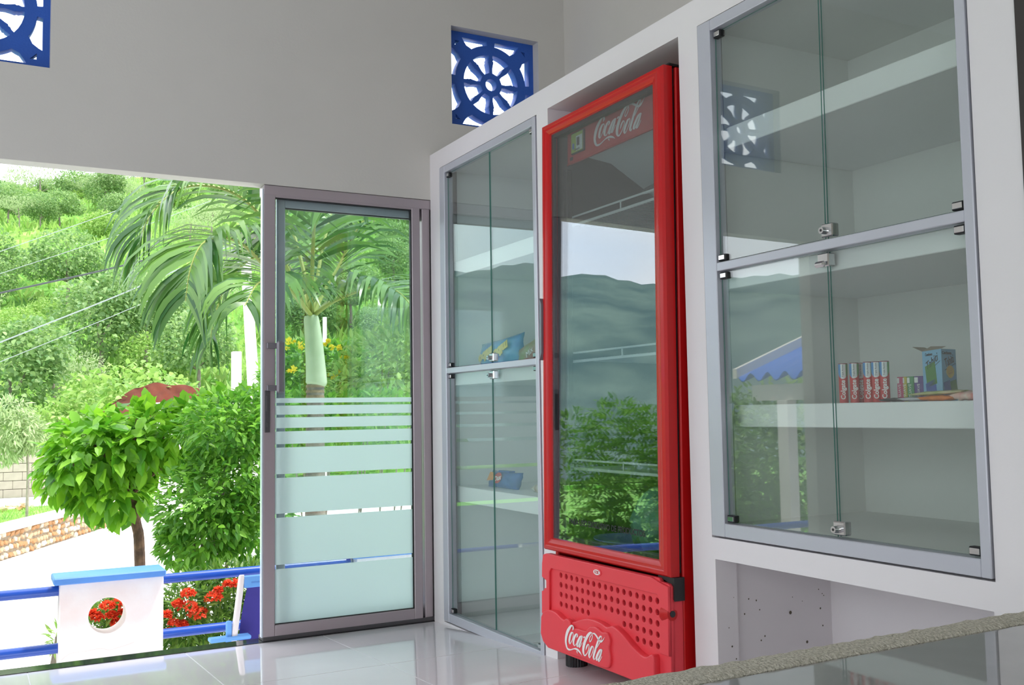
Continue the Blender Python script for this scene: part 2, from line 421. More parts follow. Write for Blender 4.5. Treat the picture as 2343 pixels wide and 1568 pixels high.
P('handle', 'alu_mid', MB().box(1.166, 1.200, YB - 0.030, YB - 0.012, 1.10, 1.338, 0.010).box(1.126, 1.180, YB - 0.012, YB + 0.008, 1.303, 1.328, 0.002).box(1.126, 1.180, YB - 0.012, YB + 0.008, 1.112, 1.137, 0.002), lf1)
P('lock_plate', 'alu_dark', MB().box(1.118, 1.142, YB, YB + 0.008, 0.925, 1.113, 0.002).box(1.124, 1.136, YB - 0.004, YB, 1.02, 1.09, 0.001).box(1.126, 1.134, YB - 0.003, YB, 0.95, 0.97, 0.001), lf1)

# ------------------------------------------------------------------ cabinets
def pane(mb, x, y0, y1, z0, z1, t=0.004):
    mb.box(x, x + t, y0, y1, z0, z1); mb.mi[-6:] = [0, 0, 1, 1, 1, 1]; return mb
GX = XR + 0.012
def lock(par, y, z, up, style=0):
    b = MB().box(GX -0.0100, GX +0.0160, y - 0.020, y + 0.020, z - 0.018, z + 0.018, 0.003).build('lock_body', M['chrome'], par)
    if style == 0: MB().cyl((GX -0.0280, y + 0.002, z - 0.002), (GX -0.0100, y + 0.002, z - 0.002), 0.0085, 0.0105).build('lock_barrel', M['chrome'], par); MB().cyl((GX -0.0285, y + 0.002, z - 0.002), (GX -0.0275, y + 0.002, z - 0.002), 0.0035).build('keyhole', M['black_rubber'], par)
    else: MB().box(GX -0.0240, GX -0.0090, y - 0.016, y + 0.022, z - 0.020, z - 0.004, 0.006).build('lock_barrel', M['chrome'], par)
def clip(par, y, z, s=1):
    MB().box(GX -0.0080, GX +0.0120, y - 0.016, y + 0.016, z - 0.010, z + 0.010, 0.002).build('hinge_clip', M['black_rubber'], par)
    MB().box(GX -0.0105, GX -0.0080, y - 0.013, y + 0.013, z - 0.007, z + 0.007, 0.001).build('hinge_cover', M['chrome'], par)
def cabinet(nm, label, ya, yb, zb, zt, zm, sa, sb, split, xin, zlo, shelves, mid):
    """ya..yb run from the viewer's right to left"""
    t = thing(nm, label, 'cabinet', (0, 0, 0))
    xf, xb = XR - 0.006, XR + 0.040
    for y0, y1 in ((ya, ya + sa), (yb - sb, yb)): MB().box(xf, xb, y0, y1, zb, zt, 0.002).build('frame_stile', M['alu_pale'], t)
    for z0, z1 in ((zb, zb + 0.040), (zm - 0.013, zm + 0.013), (zt - 0.034, zt)): MB().box(xf + 0.001, xb, ya + sa, yb - sb, z0, z1, 0.002).build('frame_rail', M['alu_pale'], t)
    # carcass
    i0, i1 = ya - 0.022, yb - 0.012
    c = MB(); c.box(xin, xin + 0.02, i0, i1, zlo, zt + 0.0); c.box(XR + 0.082, xin, i0 - 0.004, i0, zlo, zt); c.box(XR + 0.082, xin, i1, i1 + 0.004, zlo, zt); c.box(XR + 0.045, xin, i0, i1, zt - 0.012, zt - 0.004); c.box(XR + 0.045, xin, i0 + 0.02, i1, zlo - 0.008, zlo)
    c.build('carcass', M['cabinet_paint' if ya < 2 else 'shelf_white'], t)  # corner carcass gets the whiter paint to suggest light from the door
    for xs_, z0, z1 in shelves + [(XR + 0.044, mid[0], mid[1])]:
        MB().box(xs_, xin, i0 + 0.003, i1 - 0.002, z0, z1, 0.002).build('shelf', M['shelf_white'], t)
    global GX
    gx = GX = XR + 0.012
    for z0, z1, top in ((zb + 0.044, zm - 0.017, 0), (zm + 0.017, zt - 0.038, 1)):
        for y0, y1, side in ((ya + sa + 0.002, split - 0.001, 0), (split + 0.001, yb - sb - 0.002, 1)):
            g = pane(MB(), gx, y0, y1, z0, z1).build('glass_door', [M['clear_glass'], M['glass_edge']], t, smooth=False)
            if True:          # the doors hang a hair open
                hinge = Vector((gx, y0 if side == 0 else y1, 0)); g.matrix_local = Matrix.Translation(hinge) @ Matrix.Rotation(R(-0.5 if ya < 2 else -0.2), 4, 'Z') @ Matrix.Translation((0, 0, (z0 + z1) / 2)) @ Matrix.Rotation(R(0.5 if top and ya < 2 else 0), 4, 'Y') @ Matrix.Translation((0, 0, -(z0 + z1) / 2)) @ Matrix.Translation(-hinge)
            yy = y0 + 0.018 if side == 0 else y1 - 0.016
            clip(g, yy, z0 + 0.010); clip(g, yy, z1 - 0.010)
            if side == 0:
                if top: lock(g, split - 0.006, z0 + 0.022, 1)
                else: lock(g, split - 0.006 + (0.02 if nm == 'glass_cabinet' and ya < 2 else 0), z1 - 0.02, 0, 1 if ya < 2 else 0)
                if ya < 2 and not top: lock(g, split - 0.006, z0 + 0.022, 1)
    return t
cabL = cabinet('glass_cabinet', 'tall narrow glass door cabinet in the corner by the sliding door', 3.352, 4.286, 0.028, 2.186, 1.199, 0.026, 0.056, 3.787, 2.55, 0.034, [(2.0, 1.657, 1.727), (2.0, 0.580, 0.652)], (1.130, 1.188))
cabR = cabinet('glass_cabinet', 'wide wall cabinet with four glass doors near the countertop', 1.404, 2.332, 0.622, 2.186, 1.424, 0.026, 0.058, 1.850, 2.572, 0.655, [(1.995, 1.793, 1.860), (2.02, 0.944, 1.010)], (1.36, 1.413))

# ------------------------------------------------------------------ countertop in the foreground
pbr('polished_stone', lin(150, 150, 148), 0.03, spec=1.0, var=0.08, vscale=9)
pbr('rough_stone', lin(236, 230, 214), 0.85, col2=lin(186, 180, 162), vscale=220, bump=0.9, bscale=260)
ct = thing('counter', 'polished stone counter with a rough chipped edge in the foreground', 'counter', (0.3, 0.6, 0.18))
def cm(mb, nm, mt): 
    o = mb.build(nm, M[mt], ct); o.location = (-0.3, -0.6, -0.18); return o
cm(MB().box(0.3, 1.93, 0.22, 0.990, 0.62, 0.658, 0.002), 'countertop', 'polished_stone')
mb = MB(); N = 120; rr = random.Random(3)
pr = []
for i in range(N + 1):
    x = 0.3 + 1.63 * i / N; j = lambda s: rr.uniform(-s, s)
    pr.append([(x, 0.990, 0.60), (x, 0.991, 0.6585), (x, 0.998 + j(.002), 0.663 + j(.001)), (x, 1.03 + j(.003), 0.664 + j(.0012)), (x, 1.046 + j(.003), 0.660 + j(.0015)), (x, 1.052 + j(.003), 0.648 + j(.002)), (x, 1.05, 0.60)])
vsx = [p for q in pr for p in q]; k = 7
mb.add(vsx, [(i * k + a, i * k + a + 1, (i + 1) * k + a + 1, (i + 1) * k + a) for i in range(N) for a in range(k - 1)])
cm(mb, 'rough_edge', 'rough_stone')
cm(MB().box(0.42, 1.93, 0.26, 0.985, 0.178, 0.62, 0.004), 'counter_body', 'plaster_white')

pbr('damp_brown', lin(92, 84, 70), 0.9)
rr = random.Random(5)
for i in range(26):
    q = atX(1700, 1430, XR); x, z = 1.98 + .40 * rr.random(), 0.20 + 0.24 * rr.random() ** 1.3; s = rr.uniform(.0012, .0035) * (2 if i % 7 == 0 else 1)
    MB().tube([(x, 2.3262, z), (x, 2.3250, z)], [s, s * .6], 6).build('damp_spot', M['damp_brown'], wr)

pbr('end_shade', lin(62, 56, 54), 0.6, var=0.2, vscale=6)
o = MB().box(1.931, 2.05, 1.20, 1.2848, 0.17, 2.279, 0.002).build('wall_end_strip', M['end_shade'], smooth=False); struct(o, 'dark strip added for the shade at the near end of the cabinet wall')  # added strip, its dark colour standing for the shaded end face

# ------------------------------------------------------------------ drinks cooler
pbr('cooler_red', lin(200, 22, 24), 0.34, spec=0.3, coat=0.12, var=0.05)
pbr('grille_red', lin(238, 70, 80), 0.4, spec=0.35, var=0.05, vscale=4, bump=0.03, bscale=200)
pbr('panel_red', lin(200, 36, 40), 0.4)
pbr('liner_grey', lin(84, 88, 90), 0.5, var=0.04)  # light grey liner darkened, the unlit interior put into its colour
pbr('wire_white', lin(225, 235, 232), 0.4)
pbr('dark_plastic', lin(40, 38, 42), 0.4, var=0.1)
pbr('logo_white', lin(240, 238, 236), 0.5)
pbr('grip_grey', lin(120, 124, 132), 0.4)
pbr('print_black', lin(22, 22, 22), 0.6)
pbr('sticker_lime', lin(170, 200, 80), 0.5); pbr('sticker_pale', lin(215, 230, 225), 0.5); pbr('sticker_blue', lin(90, 140, 210), 0.5)
LOGO = [[209,257,203,259,216,262,203,267,223,267,204,275,229,272,204,282,233,278,204,289,236,284,205,294,237,292,204,299,233,301,204,303,224,310,205,307,210,318,207,307,195,320,203,307,180,320,194,306,163,316,184,301,145,308,171,291,125,297,158,278,105,284,143,262,84,268,126,245,63,250,109,227,45,230,93,208,31,209,80,189,20,188,69,169,12,168,59,150,6,147,52,132,2,128,47,114,0,109,44,98,1,91,45,82,5,74,48,68,11,58,53,55,19,42,60,42,31,26,68,31,49,11,73,26,75,2,74,26,96,1,83,24,112,2,97,23,128,4,113,22,145,9,131,23,164,14,151,25,189,22,177,32,217,32,206,41,242,38,231,48,262,41,249,54,279,41,265,58,295,40,281,61,312,39,299,62,327,36,317,62,341,34,336,60,353,31,354,56,364,28,371,51,374,24,386,44,385,21,399,37,396,18,410,29,407,14,419,21,417,9,426,14,427,5,432,7,436,0,438,1],[294,28,323,31,301,23,324,26,308,19,326,20,313,15,327,15,317,11,328,10,321,7,327,6,324,3,326,2],[210,238,217,230,196,237,208,226,182,237,199,222,166,232,191,216,151,221,181,205,137,208,170,192,124,193,160,177,114,176,152,161,106,159,145,145,101,144,140,130,97,130,137,118,96,118,135,108,97,108,134,100,102,97,133,93,111,86,131,88,130,78,124,89,141,83,130,90,151,91,140,96,161,100,152,105,173,112,164,117,186,126,177,130,198,140,188,144,208,154,198,159,217,169,206,173,224,182,212,186,228,192,216,197,231,201,217,205,231,210,217,213,228,219,215,220,224,226,212,227,219,234,208,234],[308,188,304,191,318,193,309,198,328,198,314,206,336,204,317,212,340,211,318,218,341,219,319,224,339,225,319,228,334,232,319,231,324,238,321,231,313,239,320,231,302,237,314,228,288,233,307,221,273,226,299,212,259,216,289,200,245,202,278,186,233,188,268,172,222,174,259,158,214,159,252,144,208,145,246,131,205,131,244,120,204,119,244,110,207,107,244,102,214,96,245,95,225,85,245,90,241,78,243,88,255,78,247,87,266,82,256,89,277,90,268,95,290,102,282,106,305,117,298,120,320,132,314,135],[430,232,439,226,416,229,430,219,402,226,421,213,387,220,413,205,373,209,404,193,360,196,393,180,348,182,382,165,335,168,370,151,321,153,357,136,311,138,348,122,304,124,341,110,300,111,337,99,299,99,334,91,305,89,332,87,318,78,327,87,334,78,324,87,342,84,332,90,351,93,342,98,363,106,353,111,376,122,367,127,392,142,383,146,407,161,398,166,420,180,410,185,432,199,423,204,444,218,435,223],[437,237,464,226,428,221,456,209,418,205,448,192,408,189,440,175,397,172,429,158,385,156,418,141,374,141,407,126,365,128,398,113,357,117,389,103,353,106,384,95,355,95,382,90,364,83,380,88,384,79,372,89,393,86,382,93,405,98,395,103,417,111,408,115,429,124,422,128,442,139,435,142,455,153,449,157],[492,211,475,223,504,216,487,228,516,221,499,234,528,227,511,239],[705,308,708,300,690,311,695,300,673,315,683,300,652,314,672,296,631,306,657,287,608,294,640,274,587,280,622,259,566,264,605,242,547,245,587,224,528,225,570,204,510,202,554,182,492,179,538,158,478,157,525,136,467,136,515,117,460,117,507,100,455,98,502,83,452,80,499,67,452,63,499,52,456,46,500,40,465,31,502,31,479,17,505,24,499,7,504,22,518,6,506,21,531,10,516,22,545,18,530,28,560,31,547,39,578,47,566,53,593,64,583,69,606,80,595,85,617,97,605,102,625,112,612,117,628,125,615,130,629,137,614,140,627,146,612,148,623,155,609,154,613,163,608,156,599,165,609,155,588,161,603,151,576,154,595,143,565,146,587,135,557,138,581,126,550,128,574,117,544,118,567,108,540,106,559,98,538,93,549,89,536,80,539,79],[694,305,703,304,698,295,708,294,702,285,713,283,704,274,715,271,701,263,711,258,694,250,705,245,686,238,697,233,676,226,686,220,664,214,674,208,653,206,664,199,645,202,655,194,641,201,645,192,644,200,632,198,642,205,628,207,640,215,627,219,641,226,629,230,645,236,634,241,652,246,642,251,661,257,652,262,673,268,665,273,687,279,680,284,701,290,695,294],[717,301,712,307,734,300,724,312,749,300,737,316,762,298,755,318,772,293,775,314,784,287,794,308,796,281,814,300,808,273,832,289,824,263,847,278,841,252,860,270,859,243,873,262,879,235,884,257,902,231,891,254,920,234,900,254,933,240,913,257,944,247,927,261,954,254,939,265,963,263,951,270,972,272,962,278,981,283,974,287,990,296,986,298,1000,308,998,309],[721,160,728,153,709,159,719,149,695,159,711,145,680,154,703,139,666,143,693,128,651,128,682,113,638,113,671,97,625,97,660,81,614,80,650,64,606,64,642,50,602,51,638,39,600,39,636,29,602,29,635,22,607,19,634,16,616,9,633,13,634,3,626,13,643,8,633,15,653,16,643,22,663,26,655,31,676,39,667,43,689,54,681,58,701,68,692,72,712,82,702,86,721,95,711,100,728,108,717,112,732,120,721,124,735,130,722,134,735,139,723,142,734,146,722,148,732,151,721,152,729,156,719,157],[933,280,924,283,935,288,925,292,936,297,925,300,933,306,924,303,919,311,924,302,906,311,917,300,892,307,909,295,878,297,898,286,863,284,885,272,848,268,872,256,833,250,859,237,818,229,846,216,804,207,833,193,788,183,820,169,773,159,806,144,759,136,793,120,746,114,781,98,733,93,770,78,724,75,760,60,717,59,753,45,712,46,749,34,711,34,746,25,715,21,744,17,724,10,743,12,743,2,736,13,753,8,742,15,762,17,752,22,770,26,763,30],[777,122,772,125,797,138,791,142,816,155,810,158,835,171,828,175,852,187,844,192,869,204,859,209,885,221,875,227,901,241,892,245,917,261,910,265,933,282,928,285],[916,161,924,154,902,157,914,147,887,154,906,141,872,147,896,132,858,136,885,121,844,122,873,106,830,108,861,92,816,93,848,76,802,76,835,60,792,62,825,46,784,50,818,36,780,39,814,27,780,29,811,21,784,19,809,16,794,8,806,15,811,6,802,15,821,13,811,19,832,25,823,30,846,38,837,43,861,56,853,60,879,75,870,80,895,94,886,99,908,111,899,116,920,128,911,132,931,144,923,148],[919,163,944,153,910,146,937,135,901,129,929,117,892,113,921,99,880,95,910,81,867,78,897,64,856,63,886,48,846,51,876,36,837,41,867,27,833,31,861,20,834,19,859,14,841,7,857,11,860,2,851,12,872,9,861,16,886,20,877,26,900,33,891,38,911,47,904,51,923,63,917,66,934,79,930,82]]
def logo(nm, w, M4, mt, par, hh=None, d=0.0012):
    k = w / 1000; mb = MB(); kv = k if hh is None else hh / 320
    for st in LOGO:
        p = [(st[i] * k - w / 2, st[i + 1] * kv - 160 * kv) for i in range(0, len(st), 2)]
        L, Rr = p[0::2], p[1::2]
        mb.ribbon([(u, v, d) for u, v in L], [(u, v, d) for u, v in Rr]); mb.ribbon([(u, v, 0) for u, v in L], [(u, v, 0) for u, v in Rr])
        n = len(L); o = len(mb.v) - 4 * n
        for a in (0, n):
            for i in range(n - 1): mb.f.append((o + a + i, o + a + i + 1, o + 2 * n + a + i + 1, o + 2 * n + a + i)); mb.mi.append(0)
    me = mb.mesh(nm, mt, smooth=False); me.transform(M4)
    return link(nm, me, par)
YF = 2.847; ZF = FL(2.847)
fr = thing('drinks_cooler', 'tall red glass door drinks cooler with white script lettering', 'fridge', (1.859, YF, ZF), (0, R(0.88), 0))
z_ = lambda w: w - ZF          # world height to cooler height
def FP(nm, mt, mb, par=None, **k): return mb.build(nm, M[mt], fr if par is None else par, **k)
b = MB()
for s in (-1, 1): b.box(0.056, 0.66, s * 0.362, s * 0.385, z_(0.135), z_(2.105), 0.004)
b.box(0.056, 0.66, -0.362, 0.362, z_(2.082), z_(2.105), 0.003); b.box(0.056, 0.66, -0.362, 0.362, z_(0.135), z_(0.155)); b.box(0.64, 0.66, -0.362, 0.362, z_(0.155), z_(2.082)); b.box(0.056, 0.12, -0.362, 0.362, z_(0.47), z_(0.515), 0.003)
FP('cabinet_body', 'cooler_red', b)
b = MB()
for s in (-1, 1): b.box(0.058, 0.638, s * 0.345, s * 0.3615, z_(0.516), z_(2.08))
b.box(0.618, 0.638, -0.345, 0.345, z_(0.516), z_(2.08)); b.box(0.058, 0.618, -0.345, 0.345, z_(2.062), z_(2.08)); b.box(0.122, 0.618, -0.345, 0.345, z_(0.50), z_(0.516))
FP('liner', 'liner_grey', b)
b = MB()
for s in (-1, 1): b.box(0.044, 0.056, s * 0.340, s * 0.378, z_(0.492), z_(2.10), 0.003)
b.box(0.044, 0.056, -0.34, 0.34, z_(2.068), z_(2.10), 0.003); b.box(0.044, 0.056, -0.34, 0.34, z_(0.492), z_(0.525), 0.003)
FP('door_gasket', 'black_rubber', b)
FP('top_trim', 'black_rubber', MB().box(0.03, 0.12, -0.385, 0.2, z_(2.106), z_(2.114), 0.002))
# door with mitred frame
dr = bpy.data.objects.new('cooler_door', None); COL.objects.link(dr); dr.parent = fr
yl, yr, zb, zt = 0.384, -0.384, z_(0.484), z_(2.104)
wl_, wr_, wb_, wt_ = 0.050, 0.064, 0.046, 0.044
prof = [(0, 0.043), (0, 0.010), (0.12, 0.002), (0.35, 0.0), (0.42, 0.002), (0.62, 0.003), (0.70, 0.006), (0.92, 0.010), (1, 0.016), (1, 0.043)]
mb = MB(); vsx = []
for d, x in prof: vsx += [(x, yl - d * wl_, zb + d * wb_), (x, yr + d * wr_, zb + d * wb_), (x, yr + d * wr_, zt - d * wt_), (x, yl - d * wl_, zt - d * wt_)]
fs = []
for i in range(len(prof)):
    j = (i + 1) % len(prof)
    for a in range(4): fs.append((i * 4 + a, i * 4 + (a + 1) % 4, j * 4 + (a + 1) % 4, j * 4 + a))
mb.add(vsx, fs); FP('door_frame', 'cooler_red', mb, dr, angle=25)
mb = MB()
for x in (0.014, 0.034): mb.box(x, x + 0.004, yl - wl_ - 0.004, yr + wr_ + 0.004 - 0.008, zb + wb_ - 0.004, zt - wt_ + 0.004)
FP('door_pane', 'cooler_glass', mb, dr, smooth=False)
mb = MB(); a, b_ = yl - wl_, yr + wr_
mb.box(0.020, 0.033, a - 0.012, a + 0.002, zb + wb_, zt - wt_); mb.box(0.020, 0.033, b_ - 0.002, b_ + 0.010, zb + wb_, zt - wt_); mb.box(0.020, 0.033, b_, a, zb + wb_ - 0.002, zb + wb_ + 0.010); mb.box(0.020, 0.033, b_, a, zt - wt_ - 0.014, zt - wt_ + 0.002)
FP('pane_spacer', 'dark_plastic', mb, dr)
gp = [(0.0, 1.205), (0.012, 1.222), (0.012, 1.405), (0.0, 1.425), (-0.004, 1.425), (-0.004, 1.205)]
FP('door_handle', 'grip_grey', MB().ext([(u, z_(v)) for u, v in [(0, 1.195), (0.014, 1.222), (0.014, 1.408), (0, 1.432)]], lambda u, v, d: (d, yl - u + 0.004, v), -0.008, 0.012), dr)
text('door_lettering', 'PARA USO EXCLUSIVO DE PRODUCTOS', 0.028, FX((0.0135, -0.015, z_(0.602))), M['print_black'], dr, sx=0.92, bold=0.0006)
# header panel inside, with logo and thermostat
hp = FP('header_panel', 'panel_red', MB().box(0.075, 0.095, -0.343, 0.312, z_(1.946), z_(2.072), 0.003))
logo('script_logo', 0.316, FX((0.0738, -0.035, z_(2.015))), M['logo_white'], hp)
MB().box(0.0735, 0.076, -0.343, 0.312, z_(1.941), z_(1.947)).build('trim_line', M['cooler_red'], hp)
th = MB().box(0.066, 0.076, 0.182, 0.272, z_(1.972), z_(2.055), 0.003).build('thermostat', M['black_rubber'], hp)
def sq(nm, mt, y0, y1, z0, z1, par, x=0.0652): return MB().box(x, x + 0.001, y0, y1, z_(z0), z_(z1)).build(nm, M[mt], par)
sq('sticker', 'sticker_lime', 0.187, 0.267, 1.977, 2.050, hp); sq('sticker', 'sticker_pale', 0.189, 0.232, 1.980, 2.036, hp, 0.0645); sq('sticker', 'dark_plastic', 0.208, 0.226, 1.998, 2.030, hp, 0.0640); sq('sticker', 'sticker_blue', 0.245, 0.258, 1.990, 2.012, hp, 0.0645)
text('sticker_print', 'Cangelo', 0.012, FX((0.0642, 0.225, z_(1.986))), M['print_black'], hp)
sq('switch', 'print_black', 0.270, 0.290, 1.955, 1.968, hp, 0.0738)
# fan housing under the top
fh = FP('fan_housing', 'wire_white', MB().ext([(0.10, z_(2.06)), (0.56, z_(2.06)), (0.60, z_(1.80)), (0.46, z_(1.80)), (0.20, z_(1.94)), (0.10, z_(1.95))], lambda u, v, d: (u, d, v), -0.342, 0.20))
Mf = Matrix.Translation((0.335, -0.03, z_(1.862))) @ Euler((0, R(-28), 0)).to_matrix().to_4x4()
mb = MB()
for r in [0.03 + 0.018 * i for i in range(7)]:
    mb.tube([Mf @ Vector((r * math.cos(2 * math.pi * i / 30), r * math.sin(2 * math.pi * i / 30), -0.012 - 0.01 * (1 - r / 0.15))) for i in range(31)], 0.0022, 5, False)
for i in range(8): mb.tube([Mf @ Vector((r * math.cos(i * math.pi / 4), r * math.sin(i * math.pi / 4), -0.012 - 0.01 * (1 - r / 0.15))) for r in (0.02, 0.145)], 0.002, 5)
mb.build('fan_guard', M['wire_white'], fh)
mb = MB(); mb.cyl(Mf @ Vector((0, 0, -0.006)), Mf @ Vector((0, 0, -0.001)), 0.14, n=30); mb.build('fan_hole', M['dark_plastic'], fh)
# shelves
for zf_ in (1.712, 1.188, 0.784):
    sh = bpy.data.objects.new('wire_shelf', None); COL.objects.link(sh); sh.parent = fr
    mb = MB(); z = z_(zf_)
    mb.box(0.100, 0.108, -0.335, 0.335, z - 0.004, z + 0.006, 0.001); mb.box(0.100, 0.104, -0.335, 0.335, z + 0.030, z + 0.037, 0.001); mb.box(0.60, 0.606, -0.335, 0.335, z - 0.004, z + 0.004)
    mb.box(0.101, 0.104, -0.006, 0.0, z, z + 0.034)
    mb.build('shelf_rail', M['wire_white'], sh)
    mb = MB()
    for i in range(34): y = -0.325 + 0.65 * i / 33; mb.tube([(0.102, y, z + 0.006), (0.602, y, z + 0.004)], 0.0017, 4, False)
    stuff(mb.build('wires', M['wire_white'], sh))
for s in (-1, 1): FP('side_rail', 'dark_plastic', MB().box(0.075, 0.10, s * 0.318, s * 0.344, z_(0.54), z_(1.93), 0.003))
FP('data_plate', 'print_black', MB().box(0.616, 0.618, 0.12, 0.22, z_(1.80), z_(1.85)))
# lower grille
def U(y): return y                       # (y offset, height) pairs measured on the front
gr = bpy.data.objects.new('base_grille', None); COL.objects.link(gr); gr.parent = fr
out = [(0.352, 0.470), (0.372, 0.466), (0.374, 0.45), (0.381, 0.432), (0.383, 0.382), (0.378, 0.374), (0.366, 0.374), (0.358, 0.364), (0.358, 0.350), (0.366, 0.340), (0.380, 0.338), (0.384, 0.328), (0.384, 0.212), (0.376, 0.204), (0.372, 0.172), (0.352, 0.146), (0.318, 0.132), (-0.30, 0.132), (-0.384, 0.140), (-0.384, 0.455), (-0.376, 0.462), (-0.335, 0.464), (-0.33, 0.474), (-0.30, 0.474)]
loops = [[(-a, z_(v)) for a, v in out]]
rows = [0.4035, 0.3690, 0.3345, 0.3000, 0.2655]
for i in range(17):
    y = 0.261 - 0.03625 * i
    n = 4 if i < 6 else 3 if i < 11 else 4 if i < 13 else 5
    for r in range(n):
        loops.append([(-y + 0.0116 * math.cos(2 * math.pi * k / 16), z_(rows[r]) + 0.0116 * math.sin(2 * math.pi * k / 16)) for k in range(16)])
plate('grille_panel', loops, 0.006, FX((0.012, 0, 0)), M['grille_red'], gr, bevel=0.002)
rim = [(0.330, 0.245), (0.330, 0.410), (0.318, 0.424), (-0.322, 0.428), (-0.334, 0.416), (-0.334, 0.24)]
edge = [(0.352, 0.470), (0.381, 0.432), (0.383, 0.385), (0.345, 0.37), (0.345, 0.34), (0.384, 0.328), (0.384, 0.24)]
def front(nm, loops, x, half, bev=0.002, par=None): return plate(nm, [[(-a, z_(v)) for a, v in lp] for lp in loops], half, FX((x, 0, 0)), M['grille_red'], gr if par is None else par, bevel=bev)
front('grille_rim', [[(0.352, 0.470), (0.372, 0.464), (0.381, 0.432), (0.382, 0.384), (0.350, 0.374), (0.350, 0.340), (0.383, 0.328), (0.383, 0.25), (0.332, 0.25), (0.332, 0.408), (0.318, 0.424), (-0.332, 0.428), (-0.346, 0.412), (-0.346, 0.25), (-0.384, 0.25), (-0.384, 0.455), (-0.335, 0.464), (-0.30, 0.473)]], 0.002, 0.005)
wave = spline([(0.362, 0.238, 0), (0.345, 0.258, 0), (0.306, 0.270, 0), (0.262, 0.268, 0), (0.225, 0.256, 0), (0.189, 0.250, 0), (0.14, 0.256, 0), (0.087, 0.274, 0), (0.034, 0.285, 0), (-0.029, 0.284, 0), (-0.072, 0.276, 0), (-0.105, 0.286, 0), (-0.16, 0.270, 0), (-0.215, 0.242, 0), (-0.278, 0.223, 0), (-0.318, 0.238, 0), (-0.326, 0.230, 0)], 3)
wl2 = [(p[0], p[1]) for p in wave] + [(-0.328, 0.160), (-0.31, 0.146), (0.315, 0.140), (0.350, 0.156), (0.366, 0.18)]
front('wave_relief', [wl2], -0.006, 0.010, 0.004)
blob = spline([(0.196, 0.20, 0), (0.198, 0.24, 0), (0.176, 0.262, 0), (0.152, 0.258, 0), (0.14, 0.238, 0), (0.09, 0.242, 0), (0.045, 0.244, 0), (0.02, 0.262, 0), (-0.02, 0.268, 0), (-0.055, 0.258, 0), (-0.084, 0.262, 0), (-0.098, 0.24, 0), (-0.092, 0.215, 0), (-0.10, 0.185, 0), (-0.086, 0.156, 0), (-0.02, 0.15, 0), (0.06, 0.156, 0), (0.15, 0.152, 0), (0.188, 0.17, 0)], 3)
bl = front('logo_relief', [[(p[0], p[1]) for p in blob]], -0.020, 0.005, 0.004)
logo('script_logo', 0.252, FX((-0.0295, 0.052, z_(0.207))), M['logo_white'], bl, hh=0.092)
ov = lambda a, b: [(0.005 + a * math.cos(2 * math.pi * k / 24), 0.4495 + b * math.sin(2 * math.pi * k / 24)) for k in range(24)]
e1 = front('emblem', [ov(0.026, 0.0125)], -0.0045, 0.002, 0.001)
e2 = plate('emblem_face', [[(-a, z_(v)) for a, v in ov(0.020, 0.009)]], 0.0005, FX((-0.008, 0, 0)), M['logo_white'], e1)
text('emblem_mark', 'CCK', 0.013, FX((-0.0088, 0.005, z_(0.4495))), M['panel_red'], e1, sx=1.0, bold=0.0005)
MB().box(0.010, 0.056, -0.384, -0.374, z_(0.145), z_(0.452), 0.003).box(0.010, 0.056, 0.374, 0.384, z_(0.215), z_(0.330), 0.003).box(0.010, 0.056, -0.38, 0.32, z_(0.134), z_(0.142), 0.003).build('grille_side', M['grille_red'], gr)
kn = MB().cyl((0.010, -0.352, z_(0.370)), (0.012, -0.386, z_(0.374)), 0.025, 0.020, n=24).build('bolt_boss', M['cooler_red'], gr)
MB().cyl((0.012, -0.386, z_(0.374)), (0.012, -0.3885, z_(0.374)), 0.010, n=16).build('bolt', M['dark_plastic'], gr)
FP('grille_backing', 'print_black', MB().box(0.03, 0.05, -0.36, 0.355, z_(0.15), z_(0.465)))
FP('hinge_bracket', 'black_rubber', MB().ext([(-0.31, 0.477), (-0.31, 0.483), (-0.392, 0.483), (-0.392, 0.412), (-0.384, 0.420), (-0.376, 0.458), (-0.355, 0.468)], lambda u, v, d: (d, u, z_(v)), 0.016, 0.056))
for y in (0.27, -0.28):
    for x in (0.075, 0.58):
        ft = FP('foot', 'black_rubber', MB().cyl((x, y, 0.024), (x, y, z_(0.136)), 0.018, n=14))
        mb = MB(); c = []
        zz0 = 0.004 - 0.055 * y - 0.0135 * x * 0; 
        for k in range(48):
            r = 0.040 if k % 2 else 0.0375
            c.append((x + r * math.cos(2 * math.pi * k / 48), y + r * math.sin(2 * math.pi * k / 48)))
        mb.ext(c, lambda u, v, d: (u, v, d), max(-0.016, -0.055 * y + 0.0155 * x), 0.036); mb.build('foot_pad', M['black_rubber'], ft)

# things kept in the cooler
thin_glass('bag_film', lin(150, 205, 190), 1.35, 0.15, 1.2)
pbr('bag_green', lin(110, 168, 150), 0.25, var=0.35, vscale=30)
me = bmesh.new(); bmesh.ops.create_icosphere(me, subdivisions=4, radius=1)
rr = np.random.default_rng(5)
for v in me.verts:
    p = v.co; a = math.atan2(p.y, p.z)
    k = 1 + 0.07 * math.sin(9 * a + 3 * p.x) + 0.05 * math.sin(17 * a) + 0.04 * math.sin(7 * p.y + 5 * p.z)
    v.co = Vector((p.x * 0.085 * k, p.y * 0.105 * k, p.z * 0.085 * k + (0.05 * max(0, p.z) ** 3)))
    if v.co.z < -0.07: v.co.z = -0.07
m_ = bpy.data.meshes.new('plastic_bag'); me.to_mesh(m_); me.free(); m_.materials.append(M['bag_green']); m_.polygons.foreach_set('use_smooth', [True] * len(m_.polygons))
bagp = link('plastic_bag', m_); bagp.location = (2.02, 2.72, 0.60); tag(bagp, 'knotted pale green plastic bag at the bottom of the cooler', 'bag')
pbr('blue_plastic', lin(150, 156, 245), 0.35)
mb = MB(); q = []
